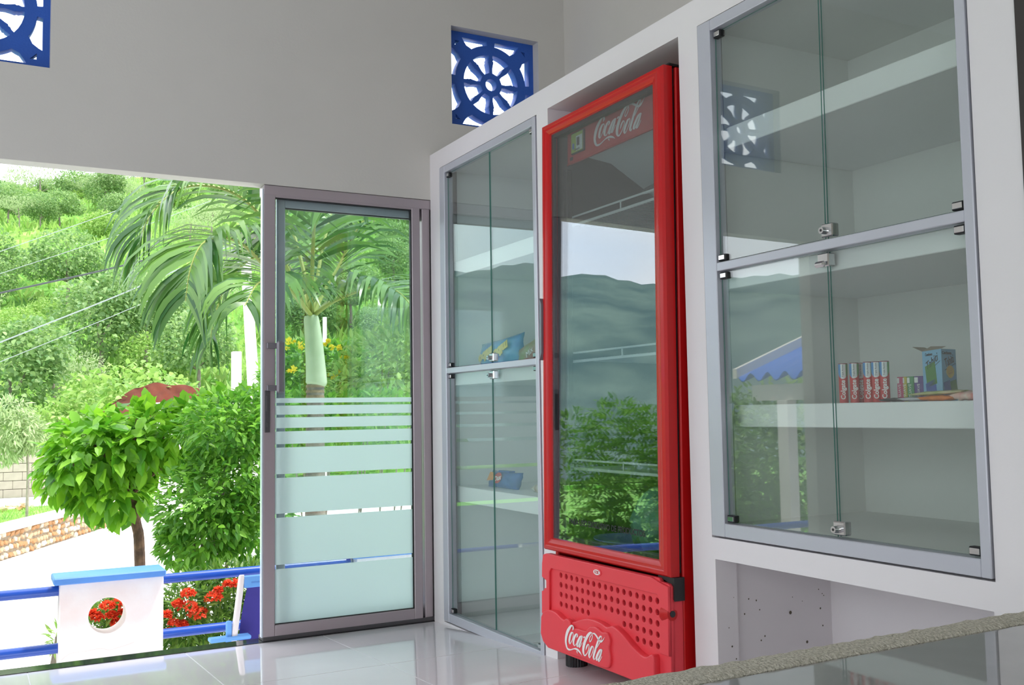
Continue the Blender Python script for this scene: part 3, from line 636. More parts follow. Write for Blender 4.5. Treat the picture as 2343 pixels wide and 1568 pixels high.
for r, z in ((0.0, 0.0), (0.10, 0.0), (0.155, 0.022), (0.16, 0.024), (0.158, 0.019), (0.10, 0.004), (0.0, 0.004)): q.append([(r * 0.75 * math.cos(2 * math.pi * k / 28), r * math.sin(2 * math.pi * k / 28), z) for k in range(28)])
vsx = [p for ring_ in q for p in ring_]
mb.add(vsx, [(i * 28 + k, i * 28 + (k + 1) % 28, (i + 1) * 28 + (k + 1) % 28, (i + 1) * 28 + k) for i in range(len(q) - 1) for k in range(28)])
o = mb.build('plastic_dish', M['blue_plastic']); o.location = (2.055, 2.93, 0.518); tag(o, 'shallow blue plastic dish on the floor of the cooler', 'dish')

# ------------------------------------------------------------------ goods in the cabinets
pbr('carton_red', lin(196, 40, 40), 0.35); pbr('carton_blue', lin(70, 140, 200), 0.35); pbr('carton_white', lin(228, 232, 230), 0.35); pbr('carton_green', lin(90, 160, 90), 0.35); pbr('carton_dark', lin(52, 60, 66), 0.4)
def toothpaste(x, y, label, rot):
    t = thing('toothpaste_carton', label, 'toothpaste', (x, y, 1.0105), (0, 0, rot), 'toothpaste cartons on the shelf')
    H, w, d = 0.108, 0.0123, 0.0123
    ell = lambda s=1.0: [(d * s * math.cos(2 * math.pi * k / 20), w * s * math.sin(2 * math.pi * k / 20)) for k in range(20)]
    cy = lambda z0, z1, s: MB().ext(ell(s), lambda u, v, dd: (u, v, dd), z0, z1)
    cy(0, H, 1.0).build('carton', M['carton_red'], t)
    cy(H, H + 0.0012, 0.96).build('carton_lid', M['carton_dark'], t)
    # wrapped print on the curved front, in steps round the tube
    def wrap(nm, mt, pts, lift):
        mb = MB(); n_ = len(pts) // 2
        L = [((-math.cos(a)) * (d + lift), math.sin(a) * (w + lift), z) for a, z in pts[:n_]]; Rr = [((-math.cos(a)) * (d + lift), math.sin(a) * (w + lift), z) for a, z in pts[n_:]]
        mb.ribbon(L, Rr); return mb.build(nm, M[mt], t)
    A = [1.45 - 2.9 * i / 16 for i in range(17)]
    low = lambda a: 0.066 + 0.020 * abs(a / 1.45) ** 2
    def band(nm, mt, a0, a1, lift): wrap(nm, mt, [(a0 + (a1 - a0) * i / 10, H - 0.001) for i in range(11)] + [(a0 + (a1 - a0) * i / 10, low(a0 + (a1 - a0) * i / 10)) for i in range(11)], lift)
    band('blue_print', 'carton_blue', 1.45, 0.15, 0.0003); band('white_print', 'carton_white', 0.45, -0.65, 0.0005); band('green_print', 'carton_green', -0.55, -1.45, 0.0003)
    text('lettering', 'Colgate', 0.0170, Matrix.Translation((-d - 0.0006, 0, 0.036)) @ Matrix(((0, 0, -1, 0), (0, 1, 0, 0), (1, 0, 0, 0), (0, 0, 0, 1))), M['logo_white'], t, bold=0.0004)
    text('small_print', 'Triple Accion', 0.0062, Matrix.Translation((-d - 0.0012, 0, 0.088)) @ Matrix(((0, 0, -1, 0), (0, 1, 0, 0), (1, 0, 0, 0), (0, 0, 0, 1))), M['print_black'], t)
face = lambda px, X, Y: math.atan2(Y, X)
names = ['first', 'second', 'third, set back in shade,', 'fourth', 'fifth', 'sixth, last of the row,']
XT = [2.10, 2.10, 2.135, 2.10, 2.115, 2.115]
for i, (px, X) in enumerate(zip((1930, 1955.5, 1971, 1987, 2006, 2025), (2.10, 2.10, 2.128, 2.10, 2.106, 2.112))):
    p = atX(px, 880, X)
    toothpaste(X, p.y, 'red toothpaste carton, %s counting from the cabinet door gap' % names[i], math.atan2(p.y, X) * 0.9)
def pack(px0, px1, X, h, mts, label, body_txt, group, nm='gum_pack'):
    a, b_ = atX(px0, 890, X), atX(px1, 890, X); w = abs(a.y - b_.y); yc = (a.y + b_.y) / 2
    t = thing(nm, label, 'packet', (X, yc, 1.0105), (0, 0, 0), group)
    MB().box(0, 0.016, -w / 2 + 0.0004, w / 2 - 0.0004, 0, h, 0.002).build('wrapper', M[mts], t)
    MB().box(-0.0008, 0.0, w * 0.05, w * 0.42, h - 0.017, h - 0.003, 0.003).build('badge', M['carton_white'], t)
    text('lettering', body_txt, 0.0115, Matrix.Translation((-0.0006, 0, h * 0.45)) @ Matrix(((0, 0, -1, 0), (0, 1, 0, 0), (1, 0, 0, 0), (0, 0, 0, 1))), M['carton_white'], t)
pbr('pack_pink', lin(190, 70, 110), 0.35); pbr('pack_yellow', lin(190, 180, 60), 0.35); pbr('pack_green', lin(50, 140, 80), 0.35); pbr('pack_violet', lin(86, 60, 130), 0.35)
for a, b_, mt, lb in ((2052, 2066, 'pack_pink', 'pink'), (2066, 2075, 'pack_yellow', 'yellow'), (2075, 2091, 'pack_green', 'green'), (2091, 2114, 'pack_violet', 'violet')):
    pack(a, b_, 2.13, 0.0655, mt, lb + ' upright packet beside the pale blue box', 'SUAVE', 'upright packets on the shelf')
# pale blue box with its lid flap open
pbr('box_blue', lin(130, 190, 226), 0.45, var=0.1, vscale=10); pbr('box_inside', lin(150, 140, 120), 0.7); pbr('sachet_green', lin(70, 140, 50), 0.4); pbr('sachet_blue', lin(60, 100, 180), 0.4); pbr('seal_yellow', lin(235, 190, 50), 0.4)
cn = atX(2157, 880, 2.07); left = atX(2113, 880, 2.13); rgt = atX(2190, 880, 2.14)
bx = thing('display_box', 'pale blue carton with its top flap folded open', 'box', (2.07, cn.y, 1.0105))
HB = 0.128
e1_ = Vector((2.13, left.y, 0)) - Vector((2.07, cn.y, 0)); e2_ = Vector((2.14, rgt.y, 0)) - Vector((2.07, cn.y, 0))
mb = MB(); mb.ext([(0, 0), (e1_.x, e1_.y), (e1_.x + e2_.x, e1_.y + e2_.y), (e2_.x, e2_.y)], lambda u, v, d: (u, v, d), 0, HB); mb.build('carton', M['box_blue'], bx, smooth=False)
o1 = e1_ * 1.0; mb = MB(); nrm = Vector((-0.6, 0.8, 0))
a0, a1 = Vector((e1_.x, e1_.y, HB)), Vector((0, 0, HB)); up_ = Vector((e1_.x * 0.55, e1_.y * 0.55, 0.016)); 
mb.add([a0, a0 + e2_, a0 + e2_ * 0.9 + up_, a0 + up_ * 0.95, a0 + Vector((0, 0, .001)), a0 + e2_ + Vector((0, 0, .001)), a0 + e2_ * 0.9 + up_ + Vector((0, 0, .001)), a0 + up_ * 0.95 + Vector((0, 0, .001))], [(0, 1, 2, 3), (7, 6, 5, 4), (0, 4, 5, 1), (1, 5, 6, 2), (2, 6, 7, 3), (3, 7, 4, 0)]); mb.build('flap', M['box_inside'], bx, smooth=False)
mb = MB(); a2 = Vector((0, 0, HB)); mb.add([a2, a2 + e1_, a2 + e1_ * 0.9 + Vector((0.0, 0.0, .014)) + e2_ * 0.5, a2 + e1_ * .1 + Vector((0, 0, .008)) + e2_ * 0.5], [(0, 1, 2, 3)]); mb.build('flap', M['box_inside'], bx, smooth=False)
def facemat(e, lift):     # matrix with x along the picture's right on a box side
    ex = e.normalized(); n_ = Vector((ex.y, -ex.x, 0))
    return ex, n_
def side(e, flip):
    ex = (-e if flip else e).normalized(); nz_ = ex.cross(Vector((0, 0, 1))).normalized()
    org = (e if flip else Vector((0, 0, 0))) + nz_ * 0.0006
    mm = Matrix.Identity(4); mm.col[0] = (*ex, 0); mm.col[1] = (0, 0, 1, 0); mm.col[2] = (*nz_, 0); mm.col[3] = (*org, 1)
    return mm, e.length
for e, flip in ((e1_, True), (e2_, False)):
    mm, w = side(e, flip)
    rot = lambda x, y, a: mm @ Matrix.Translation((x, y, 0)) @ Matrix.Rotation(R(a), 4, 'Z')
    text('lettering', 'Condones', 0.011, rot(w * 0.36, HB - 0.010, 0), M['print_black'], bx)
    text('lettering', 'Tahiti', 0.030, rot(w * 0.5, HB - 0.030, 18), M['print_black'], bx, sx=0.72 * w / 0.075, shear=0.15)
    plate('underline', [[(-0.4 * w, -0.0006), (0.4 * w, -0.0006), (0.4 * w, 0.0006), (-0.4 * w, 0.0006)]], 0.0002, rot(w * 0.55, HB - 0.044, 18), M['print_black'], bx)
    s_ = w * 0.26
    if flip:
        for nm, mt, y in (('green_square', 'sachet_green', 0.066), ('blue_square', 'sachet_blue', 0.022)): plate(nm, [[(-s_, -s_ * .9), (s_, -s_ * .9), (s_, s_ * .9), (-s_, s_ * .9)]], 0.0003, rot(w * 0.44, y, 10), M[mt], bx)
        text('small_print', 'suave  lubricado', 0.0055, rot(w * 0.5, 0.043, 8), M['print_black'], bx)
    else:
        plate('yellow_seal', [[(0.26 * w * math.cos(k * math.pi / 14), 0.0155 * math.sin(k * math.pi / 14)) for k in range(28)]], 0.0003, rot(w * 0.55, 0.072, 0), M['seal_yellow'], bx)
        text('small_print', 'Precio\nespecial', 0.0065, rot(w * 0.55, 0.072, 14), M['carton_red'], bx)
        plate('blue_square', [[(-.22 * w, -.016), (.22 * w, -.016), (.22 * w, .016), (-.22 * w, .016)]], 0.0003, rot(w * 0.32, 0.032, 12), M['sachet_blue'], bx); plate('green_square', [[(-.22 * w, -.016), (.22 * w, -.016), (.22 * w, .016), (-.22 * w, .016)]], 0.0004, rot(w * 0.76, 0.034, 12), M['sachet_green'], bx)
# flat packets along the shelf edge
def pillow(nm, L, W, H, mt, seed=1, crimp=0.04, nu=16, nv=10):
    r_ = random.Random(seed); mb = MB(); vsx = []; idx = {}
    ph = [r_.uniform(0, 6) for _ in range(6)]
    for s in (1, -1):
        for i in range(nu + 1):
            for j in range(nv + 1):
                u, v = -1 + 2 * i / nu, -1 + 2 * j / nv
                h = H / 2 * max(0, (1 - abs(u) ** 3)) ** 0.6 * max(0, (1 - abs(v) ** 2.6)) ** 0.6
                h *= 1 + 0.16 * math.sin(5 * u + ph[0]) * math.cos(4 * v + ph[1]) + 0.10 * math.sin(11 * u + 6 * v + ph[2])
                x = L / 2 * u * (1 - 0.03 * (1 - abs(v))); y = W / 2 * v * (1 - 0.07 * (1 - abs(u)))
                idx[s, i, j] = len(vsx); vsx.append((x, y, s * h + 0.002 * math.sin(9 * v + ph[3]) * (abs(u) ** 4)))
    fs = []
    for s in (1, -1):
        for i in range(nu):
            for j in range(nv):
                q = [idx[s, i, j], idx[s, i + 1, j], idx[s, i + 1, j + 1], idx[s, i, j + 1]]; fs.append(q if s > 0 else q[::-1])
    mb.add(vsx, fs)
    me = mb.mesh(nm, M[mt] if isinstance(mt, str) else mt, angle=60)
    bm = bmesh.new(); bm.from_mesh(me); bmesh.ops.remove_doubles(bm, verts=bm.verts, dist=1e-5); bmesh.ops.recalc_face_normals(bm, faces=bm.faces); bm.to_mesh(me); bm.free()
    return me
pbr('sachet_orange', lin(230, 130, 40), 0.4, var=0.3, vscale=30); pbr('sachet_black', lin(36, 34, 40), 0.4); pbr('sachet_cream', lin(214, 200, 160), 0.45, col2=lin(150, 170, 90), vscale=25); pbr('sachet_silver', lin(200, 200, 205), 0.25, metal=0.4); pbr('sachet_red', lin(205, 60, 60), 0.35, col2=lin(235, 220, 205), vscale=22)
for px, X, L, W, H, mt, rz, lb in ((2050, 2.062, 0.075, 0.05, 0.010, 'sachet_black', 90, 'flat black sachet lying in front of the pink packet'), (2098, 2.058, 0.085, 0.05, 0.012, 'sachet_silver', 86, 'flat silver sachet lying in front of the violet packet'), (2150, 2.05, 0.10, 0.045, 0.014, 'sachet_orange', 92, 'flat orange sachet lying below the pale blue box'), (2222, 2.05, 0.09, 0.05, 0.022, 'sachet_red', 80, 'red and white sachet at the far end of the shelf')):
    p = atX(px, 916, X); o = link('flat_sachet', pillow('flat_sachet', L, W, H, mt, seed=int(px))); o.location = (X, p.y, 1.0105 + H / 2); o.rotation_euler = (0, 0, R(rz)); tag(o, lb, 'sachet', 'flat sachets on the shelf')
p = atX(2150, 905, 2.05); o = link('flat_sachet', pillow('flat_sachet', 0.15, 0.05, 0.010, 'sachet_cream', seed=9)); o.location = (2.052, p.y, 1.0105 + 0.0195); o.rotation_euler = (0, R(2), R(92)); tag(o, 'long cream sachet lying on top of the orange one', 'sachet', 'flat sachets on the shelf')
# bags in the corner cabinet
pbr('bag_blue', lin(40, 110, 190), 0.3, var=0.3, vscale=14, col2=lin(80, 160, 210)); pbr('bag_letters', lin(225, 205, 90), 0.4); pbr('bag_red', lin(170, 90, 80), 0.3, col2=lin(120, 140, 60), vscale=9); pbr('bag_orange', lin(230, 150, 50), 0.4)
pbr('wrap_blue', lin(36, 100, 180), 0.25, var=0.25, vscale=20); pbr('wrap_clear', lin(200, 200, 190), 0.15, col2=lin(150, 120, 90), vscale=40)
q0 = atX(1138, 805, 2.10)
cb = thing('candy_bag', 'blue candy bag with yellow letters leaning on the middle shelf', 'bag', (2.12, q0.y, 1.189 + 0.080), (0, 0, 0))
me = pillow('bag_body', 0.42, 0.150, 0.07, 'bag_blue', 21)
Mb = Matrix(((0, 0.14, -0.99, 0), (-1, 0, 0, 0), (0, 0.99, 0.14, 0), (0, 0, 0, 1))) @ Matrix.Rotation(R(4), 4, 'Z')
me.transform(Mb); link('bag_body', me, cb)
for dx, dy in ((-0.085, 0.0), (0.065, 0.006)): text('lettering', 'mibo', 0.062, Mb @ Matrix.Translation((dx, dy, 0.040)) @ Matrix.Rotation(R(195), 4, 'Z'), M['bag_letters'], cb, bold=0.004, half=0.001, sx=1.05)
plate('star', [[(-.012, 0), (0, -.02), (.012, 0), (0, .02)]], 0.0008, Mb @ Matrix.Translation((-0.155, -0.01, 0.026)), M['bag_orange'], cb)
q0 = atX(1205, 815, 2.06)
rb = thing('candy_bag', 'dull red and green bag leaning against the blue candy bag', 'bag', (2.075, q0.y - 0.03, 1.189 + 0.058))
me = pillow('bag_body', 0.24, 0.13, 0.05, 'bag_red', 33); me.transform(Mb @ Matrix.Rotation(R(14), 4, 'Z')); link('bag_body', me, rb)
text('lettering', 'Mix', 0.04, Mb @ Matrix.Translation((0.02, 0.0, 0.030)) @ Matrix.Rotation(R(24), 4, 'Z'), M['logo_white'], rb)
q0 = atX(1152, 1105, 2.12)
dx_ = thing('cracker_pack', 'blue cracker packet lying on the lower shelf', 'packet', (2.13, q0.y, 0.6525 + 0.033))
me = pillow('wrapper', 0.30, 0.085, 0.062, 'wrap_blue', 41); Md = Matrix(((0, 0.35, -0.94, 0), (-1, 0, 0, 0), (0, 0.94, 0.35, 0), (0, 0, 0, 1))); me.transform(Md); link('wrapper', me, dx_)
plate('red_oval', [[(0.034 * math.cos(k * math.pi / 12), 0.026 * math.sin(k * math.pi / 12)) for k in range(24)]], 0.0008, Md @ Matrix.Translation((-0.01, 0, 0.036)), M['carton_red'], dx_)
text('lettering', 'Dux', 0.034, Md @ Matrix.Translation((-0.008, -0.002, 0.0375)) @ Matrix.Rotation(R(14), 4, 'Z'), M['logo_white'], dx_, bold=0.001)
plate('orange_patch', [[(-.03, -.02), (.028, -.016), (.03, .02), (-.02, .022)]], 0.0006, Md @ Matrix.Translation((-0.088, 0.004, 0.0325)), M['bag_orange'], dx_)
MB().box(-0.01, 0.02, -0.06, 0.05, 0.036, 0.045, 0.002).build('tray_lid', M['wrap_blue'], dx_)
q0 = atX(1226, 1112, 2.03)
o = link('clear_packet', pillow('clear_packet', 0.15, 0.08, 0.05, 'wrap_clear', 55)); o.location = (2.06, q0.y - 0.03, 0.6525 + 0.026); o.rotation_euler = (0, 0, R(80)); tag(o, 'crinkled clear packet of biscuits beside the blue cracker packet', 'packet')

# ------------------------------------------------------------------ outside: ground, hill
pbr('pale_concrete', lin(235, 230, 226), 0.8, var=0.06, vscale=0.6)
pbr('pink_render', lin(240, 222, 218), 0.85, col2=lin(246, 238, 236), vscale=4, bump=0.3, bscale=30)
pbr('cap_blue', lin(86, 140, 214), 0.5, var=0.12, vscale=5, bump=0.1)
pbr('rail_blue', lin(28, 74, 170), 0.3, coat=0.3, var=0.1)
pbr('grass', lin(120, 190, 70), 0.9, col2=lin(150, 205, 100), vscale=1.5)
pbr('red_earth', lin(98, 42, 22), 0.95, var=0.35, vscale=2.5, bump=0.8, bscale=6)
pbr('bark', lin(120, 92, 74), 0.9, col2=lin(82, 62, 52), vscale=20, bump=0.6, bscale=40)
pbr('grey_bark', lin(150, 140, 128), 0.9, var=0.3, vscale=10)
pbr('stone_a', lin(186, 160, 128), 0.9, var=0.15, vscale=8, bump=0.3, bscale=20); pbr('stone_b', lin(176, 132, 90), 0.9, var=0.2, vscale=8, bump=0.3, bscale=20); pbr('stone_c', lin(204, 190, 170), 0.9, var=0.12, vscale=8, bump=0.3, bscale=20)
pbr('mortar', lin(140, 124, 104), 0.95, var=0.1); pbr('block_grey', lin(176, 164, 152), 0.95, var=0.12, vscale=6)
pbr('white_paint', lin(240, 236, 228), 0.7, var=0.05, vscale=5)
pbr('cable_dark', lin(60, 66, 66), 0.6); pbr('cable_light', lin(140, 150, 148), 0.6)
def hillmat():
    m = bpy.data.materials.new('hill_grass'); m.use_nodes = True; n, l = m.node_tree.nodes, m.node_tree.links; b = n['Principled BSDF']; b.inputs['Roughness'].default_value = 1; b.inputs['Specular IOR Level'].default_value = 0.1
    t = n.new('ShaderNodeTexCoord'); z1 = n.new('ShaderNodeTexNoise'); z1.inputs['Scale'].default_value = 0.16; z1.inputs['Detail'].default_value = 9; z1.inputs['Roughness'].default_value = 0.68
    r = n.new('ShaderNodeValToRGB'); e = r.color_ramp.elements; e[0].position = 0.32; e[0].color = lin(58, 96, 44); e[1].position = 0.72; e[1].color = lin(176, 184, 120)
    k = e.new(0.46); k.color = lin(100, 148, 64); k = e.new(0.58); k.color = lin(134, 176, 84)
    l.new(t.outputs['Object'], z1.inputs['Vector']); l.new(z1.outputs['Fac'], r.inputs['Fac']); l.new(r.outputs['Color'], b.inputs['Base Color'])
    bp = n.new('ShaderNodeBump'); bp.inputs['Strength'].default_value = 1; bp.inputs['Distance'].default_value = 1.2; l.new(z1.outputs['Fac'], bp.inputs['Height']); l.new(bp.outputs['Normal'], b.inputs['Normal'])
    MATS['hill_grass'] = m
hillmat()
pbr('hazy_forest', lin(116, 138, 130), 1.0, spec=0.05, col2=lin(84, 108, 108), vscale=0.03, bump=1.0, bscale=0.05)  # bluish haze is mixed into the forest colour
sm = lambda a, b, x: (lambda t: t * t * (3 - 2 * t))(min(1, max(0, (x - a) / (b - a))))
hn = lambda x, y: math.sin(x * .09 + 1.3) * math.cos(y * .07) + .5 * math.sin(x * .21 + y * .17) + .25 * math.sin(x * .43 - y * .39)
def hill_z(x, y):
    r = x / max(y, 1)
    k = sm(-0.50, -0.06, r)
    t = max(0, y - 29)
    sl = 0.272 + 0.25 * max(0, r)
    z = -0.9 + k * sl * (t if t < 125 else 125 + 20 * (1 - math.exp(-(t - 125) / 40))) - (1 - k) * min(14, 0.25 * t)
    return z + min(1, t / 12) * 1.0 * hn(x, y) * (0.5 + t / 120)
def terrain(nm, xs, ys, fn, mt, label):
    mb = MB(); nx, ny = len(xs), len(ys)
    mb.add([(x if not callable(x) else x(y), y, fn(x, y)) for y in ys for x in xs], [(j * nx + i, j * nx + i + 1, (j + 1) * nx + i + 1, (j + 1) * nx + i) for j in range(ny - 1) for i in range(nx - 1)])
    o = mb.build(nm, M[mt], angle=180, fixn=False); return struct(o, label)
terrain('hillside', [-170 + 3.4 * i for i in range(101)], [27 + (i / 90) ** 1.5 * 250 for i in range(91)], hill_z, 'hill_grass', 'green scrub covered hillside rising behind the yard')
def far_z(x, y):
    a = math.degrees(math.atan2(x, y)); r = math.hypot(x, y)
    ridge = 106 + 9 * math.sin(a * .10 + 3.4) + 3.5 * math.sin(a * .35 + 1) + 1.3 * math.sin(a * 1.3) + .8 * math.sin(a * 4.1)
    return -30 + (ridge + 30) * sm(250, 760, r) + 6 * math.sin(x * .02) * math.cos(y * .025) * sm(250, 400, r)
mb = MB(); A_ = [-100 + 0.7 * i for i in range(115)]; Rr_ = [170 + 24 * i for i in range(30)]
mb.add([(r * math.sin(R(a)), r * math.cos(R(a)), far_z(r * math.sin(R(a)), r * math.cos(R(a)))) for r in Rr_ for a in A_], [(j * 115 + i, j * 115 + i + 1, (j + 1) * 115 + i + 1, (j + 1) * 115 + i) for j in range(29) for i in range(114)])
struct(mb.build('far_mountain', M['hazy_forest'], angle=180, fixn=False), 'dark green mountain across the valley')
struct(MB().box(-14, 22, 5.9, 30, -1.75, -1.5).build('driveway', M['pale_concrete'], smooth=False), 'pale sunlit concrete driveway')
struct(MB().box(-14, 8, YB + 0.10, 5.9, -1.6, -0.78).build('terrace', M['pale_concrete'], smooth=False), 'low terrace outside the door')
struct(MB().box(-16, 60, 26.5, 27.5, -2.2, -0.9).build('yard_edge', M['grass'], smooth=False))

# ------------------------------------------------------------------ leaves
def tmpl(w, fold, droop):       # unit leaf along +x
    return np.array([[0, 0, 0], [.30, w * .42, fold * w], [.30, -w * .42, fold * w], [.33, 0, 0], [.66, w * .36, fold * w - droop * .3], [.66, -w * .36, fold * w - droop * .3], [.68, 0, -droop * .35], [1, 0, -droop]]), [(0, 3, 1), (0, 2, 3), (3, 6, 4, 1), (3, 2, 5, 6), (6, 7, 4), (6, 5, 7)]
def leafset(n, pos, out, L, jitter=0.7, down=0.5, rng=NP):
    """rotation matrices and sizes for n leaves at POS, pointing along OUT with some droop"""
    d = out + rng.normal(0, jitter, (n, 3)); d[:, 2] -= down; d /= np.linalg.norm(d, axis=1)[:, None]
    up = np.array([0, 0, 1.]) + out * 0.5 + rng.normal(0, .35, (n, 3)); s = np.cross(up, d); s /= np.linalg.norm(s, axis=1)[:, None] + 1e-9
    u = np.cross(d, s); Rm = np.stack([d, s, u], 2)
    return Rm * rng.uniform(L[0], L[1], n)[:, None, None], pos
def foliage_mesh(nm, Rm, pos, tp, mt):
    V, F = tp; n = len(pos); k = len(V)
    vv = (np.einsum('nij,kj->nki', Rm, V) + pos[:, None, :]).reshape(-1, 3)
    me = bpy.data.meshes.new(nm)
    nl = sum(len(f) for f in F)
    loops = np.concatenate([np.array(f) for f in F]); st = np.cumsum([0] + [len(f) for f in F[:-1]]); tot = np.array([len(f) for f in F])
    me.vertices.add(n * k); me.vertices.foreach_set('co', vv.ravel())
    me.loops.add(n * nl); me.loops.foreach_set('vertex_index', (loops[None, :] + (np.arange(n) * k)[:, None]).ravel())
    me.polygons.add(n * len(F)); me.polygons.foreach_set('loop_start', (st[None, :] + (np.arange(n) * nl)[:, None]).ravel()); me.polygons.foreach_set('loop_total', np.tile(tot, n))
    me.materials.append(MATS[mt]); me.update(calc_edges=True); me.validate(); return me
def crown_points(n, ells, rng=NP, shell=0.72):
    w = np.array([e[1][0] * e[1][1] + e[1][1] * e[1][2] + e[1][0] * e[1][2] for e in ells]); pick = rng.choice(len(ells), n, p=w / w.sum())
    d = rng.normal(0, 1, (n, 3)); d /= np.linalg.norm(d, axis=1)[:, None]
    c = np.array([e[0] for e in ells])[pick]; r = np.array([e[1] for e in ells])[pick]
    rad = shell + (1 - shell) * rng.uniform(0, 1, n) ** 0.7
    rad = np.where(rng.uniform(0, 1, n) < 0.22, rng.uniform(0.35, 1.08, n), rad)
    out = d / r; out /= np.linalg.norm(out, axis=1)[:, None]
    return c + d * r * rad[:, None], out
def leafy(root, n, ells, L, tp, mt, singles=300, jitter=0.7, down=0.5, shell=0.72, nm='leaf'):
    """leaves of a plant: the ones nearest the door each an object, the rest one part; world places relative to ROOT"""
    o = np.array(root.location); pos, out = crown_points(n, ells, shell=shell); Rm, pos = leafset(n, pos, out, L, jitter, down)
    vis = (np.linalg.norm(pos - np.array([0, 0, 1.]), axis=1)) if singles else None
    order = np.argsort(vis) if singles else np.arange(n)
    # keep for single leaves those on the side that faces the door
    front = order[:singles]; rest = order[singles:]
    if singles:
        V, F = tp; me = bpy.data.meshes.new(nm); me.from_pydata([tuple(v) for v in V], [], F); me.materials.append(MATS[mt])
        for i in front:
            ob = bpy.data.objects.new(nm, me); COL.objects.link(ob); ob.parent = root
            m4 = Matrix([[*Rm[i][0], pos[i][0] - o[0]], [*Rm[i][1], pos[i][1] - o[1]], [*Rm[i][2], pos[i][2] - o[2]], [0, 0, 0, 1]]); ob.matrix_local = m4
    fo = link('foliage', foliage_mesh('foliage', Rm[rest], pos[rest] - o, tp, mt), root); stuff(fo)
    return fo
TL = tmpl(0.62, 0.10, 0.14); TS = tmpl(0.5, 0.1, 0.08); TN = tmpl(0.26, 0.05, 0.15)
leafmat('leaf_ficus', lin(84, 150, 34), lin(150, 205, 56)); leafmat('leaf_bush', lin(76, 138, 44), lin(132, 186, 62)); leafmat('leaf_dark', lin(52, 104, 40), lin(92, 150, 60)); leafmat('leaf_lime', lin(122, 166, 74), lin(172, 200, 112)); leafmat('leaf_pale', lin(142, 168, 112), lin(186, 200, 150)); leafmat('leaf_shrub', lin(64, 112, 44), lin(134, 168, 72))
leafmat('leaf_hill', lin(104, 144, 84), lin(160, 188, 118)); leafmat('leaf_palm', lin(46, 92, 40), lin(112, 152, 70), 0.3, 0.28); leafmat('petal_red', lin(228, 70, 44), lin(244, 112, 70), 0.4); leafmat('petal_yellow', lin(246, 222, 40), lin(252, 236, 80), 0.4)  # hill leaf greens are paled to stand in for haze

# ------------------------------------------------------------------ garden pillar, railings, chair
PY = 5.55
a, b_ = at(136, 1500, PY), at(371, 1480, PY); x0, x1 = a.x, b_.x; zc = at(250, 1328, PY).z
pil = thing('garden_pillar', 'pink white garden pillar with a round hole and blue cap', 'pillar', ((x0 + x1) / 2, PY + 0.07, -0.78))
hc = at(246, 1409, PY); hr = 0.5 * (at(292, 1409, PY).x - at(201, 1409, PY).x)
pl_ = plate('pillar_wall', [[(x0 - pil.location.x, 0.0), (x1 - pil.location.x, 0.0), (x1 - pil.location.x, zc + 0.78), (x0 - pil.location.x, zc + 0.78)], [(hc.x - pil.location.x + hr * math.cos(k * math.pi / 24), hc.z + 0.78 + hr * math.sin(k * math.pi / 24)) for k in range(48)]], 0.07, FY((0, 0, 0)), M['pink_render'], pil, bevel=0.004)
MB().box(x0 - pil.location.x - 0.035, x1 - pil.location.x + 0.012, -0.11, 0.11, zc + 0.78, zc + 0.78 + 0.036, 0.006).build('pillar_cap', M['cap_blue'], pil)
pbr('crack_grey', lin(200, 176, 172), 0.9)
p2 = copy_tree(pil); p2.location.x += at(806, 1283, PY).x - x0 + 0.03; p2['label'] = 'second pink white garden pillar, seen only in the slits between the frosted bands'; pil['group'] = p2['group'] = 'garden pillars along the terrace'
ck = spline([at(x, y, PY - 0.0745) - pil.location for x, y in ((140, 1512), (160, 1496), (200, 1490), (230, 1484), (250, 1488), (270, 1482), (285, 1478), (306, 1470))], 2)
MB().tube(ck, 0.0009, 4).build('crack', M['crack_grey'], pil)
def rail(px0, py0, px1, py1, ext0, ext1, r, label):
    p, q = at(px0, py0, PY + 0.07), at(px1, py1, PY + 0.07); q.z = (p.z + q.z) / 2; p.z = q.z
    o = MB().tube([p + (p - q).normalized() * ext0, q + (q - p).normalized() * ext1], r, 14).build('handrail', M['rail_blue']); tag(o, label, 'railing', 'blue pipe rails of the terrace'); return o
rail(131, 1353, 0, 1364, 0.02, 1.8, 0.0265, 'blue pipe rail on the driveway side of the pillar, upper one')
rail(131, 1484, 0, 1499, 0.02, 1.8, 0.0265, 'blue pipe rail on the driveway side of the pillar, lower one')
rail(372, 1325, 598, 1305, 0.02, 0.52, 0.0265, 'blue pipe rail between pillar and door, upper one')
rail(372, 1449, 520, 1436, 0.02, 0.72, 0.0265, 'blue pipe rail between pillar and door, lower one')
# folding chair
pbr('chair_white', lin(240, 226, 224), 0.5); pbr('chair_blue', lin(110, 168, 236), 0.5, var=0.08); pbr('canvas', lin(62, 52, 140), 0.8, var=0.12, vscale=12)
CY = 5.02
ch = thing('garden_chair', 'white and blue wooden garden chair with a dark blue canvas back', 'chair', (at(560, 1450, CY).x + 0.25, CY + 0.2, -0.78))
L_ = lambda p: p - ch.location
t0, t1 = at(553, 1322, CY), at(533, 1478, CY)
d_ = (t1 - t0); f0 = t0 + d_ * ((t0.z + 0.78) / (t0.z - t1.z))
for dx in (0, 0.46):
    MB().tube([L_(t0) + Vector((dx, 0, 0.012)), L_(t0) + Vector((dx, 0, 0)), L_(f0) + Vector((dx, 0, 0.003))], [0.012, 0.0165, 0.0165], 10).build('back_post', M['chair_white'], ch)
bz = at(575, 1330, CY)
MB().box(L_(t0).x + 0.01, L_(t0).x + 0.45, L_(t0).y - 0.014, L_(t0).y + 0.014, L_(t0).z - 0.052, L_(t0).z + 0.006, 0.004).build('top_rail', M['chair_blue'], ch)
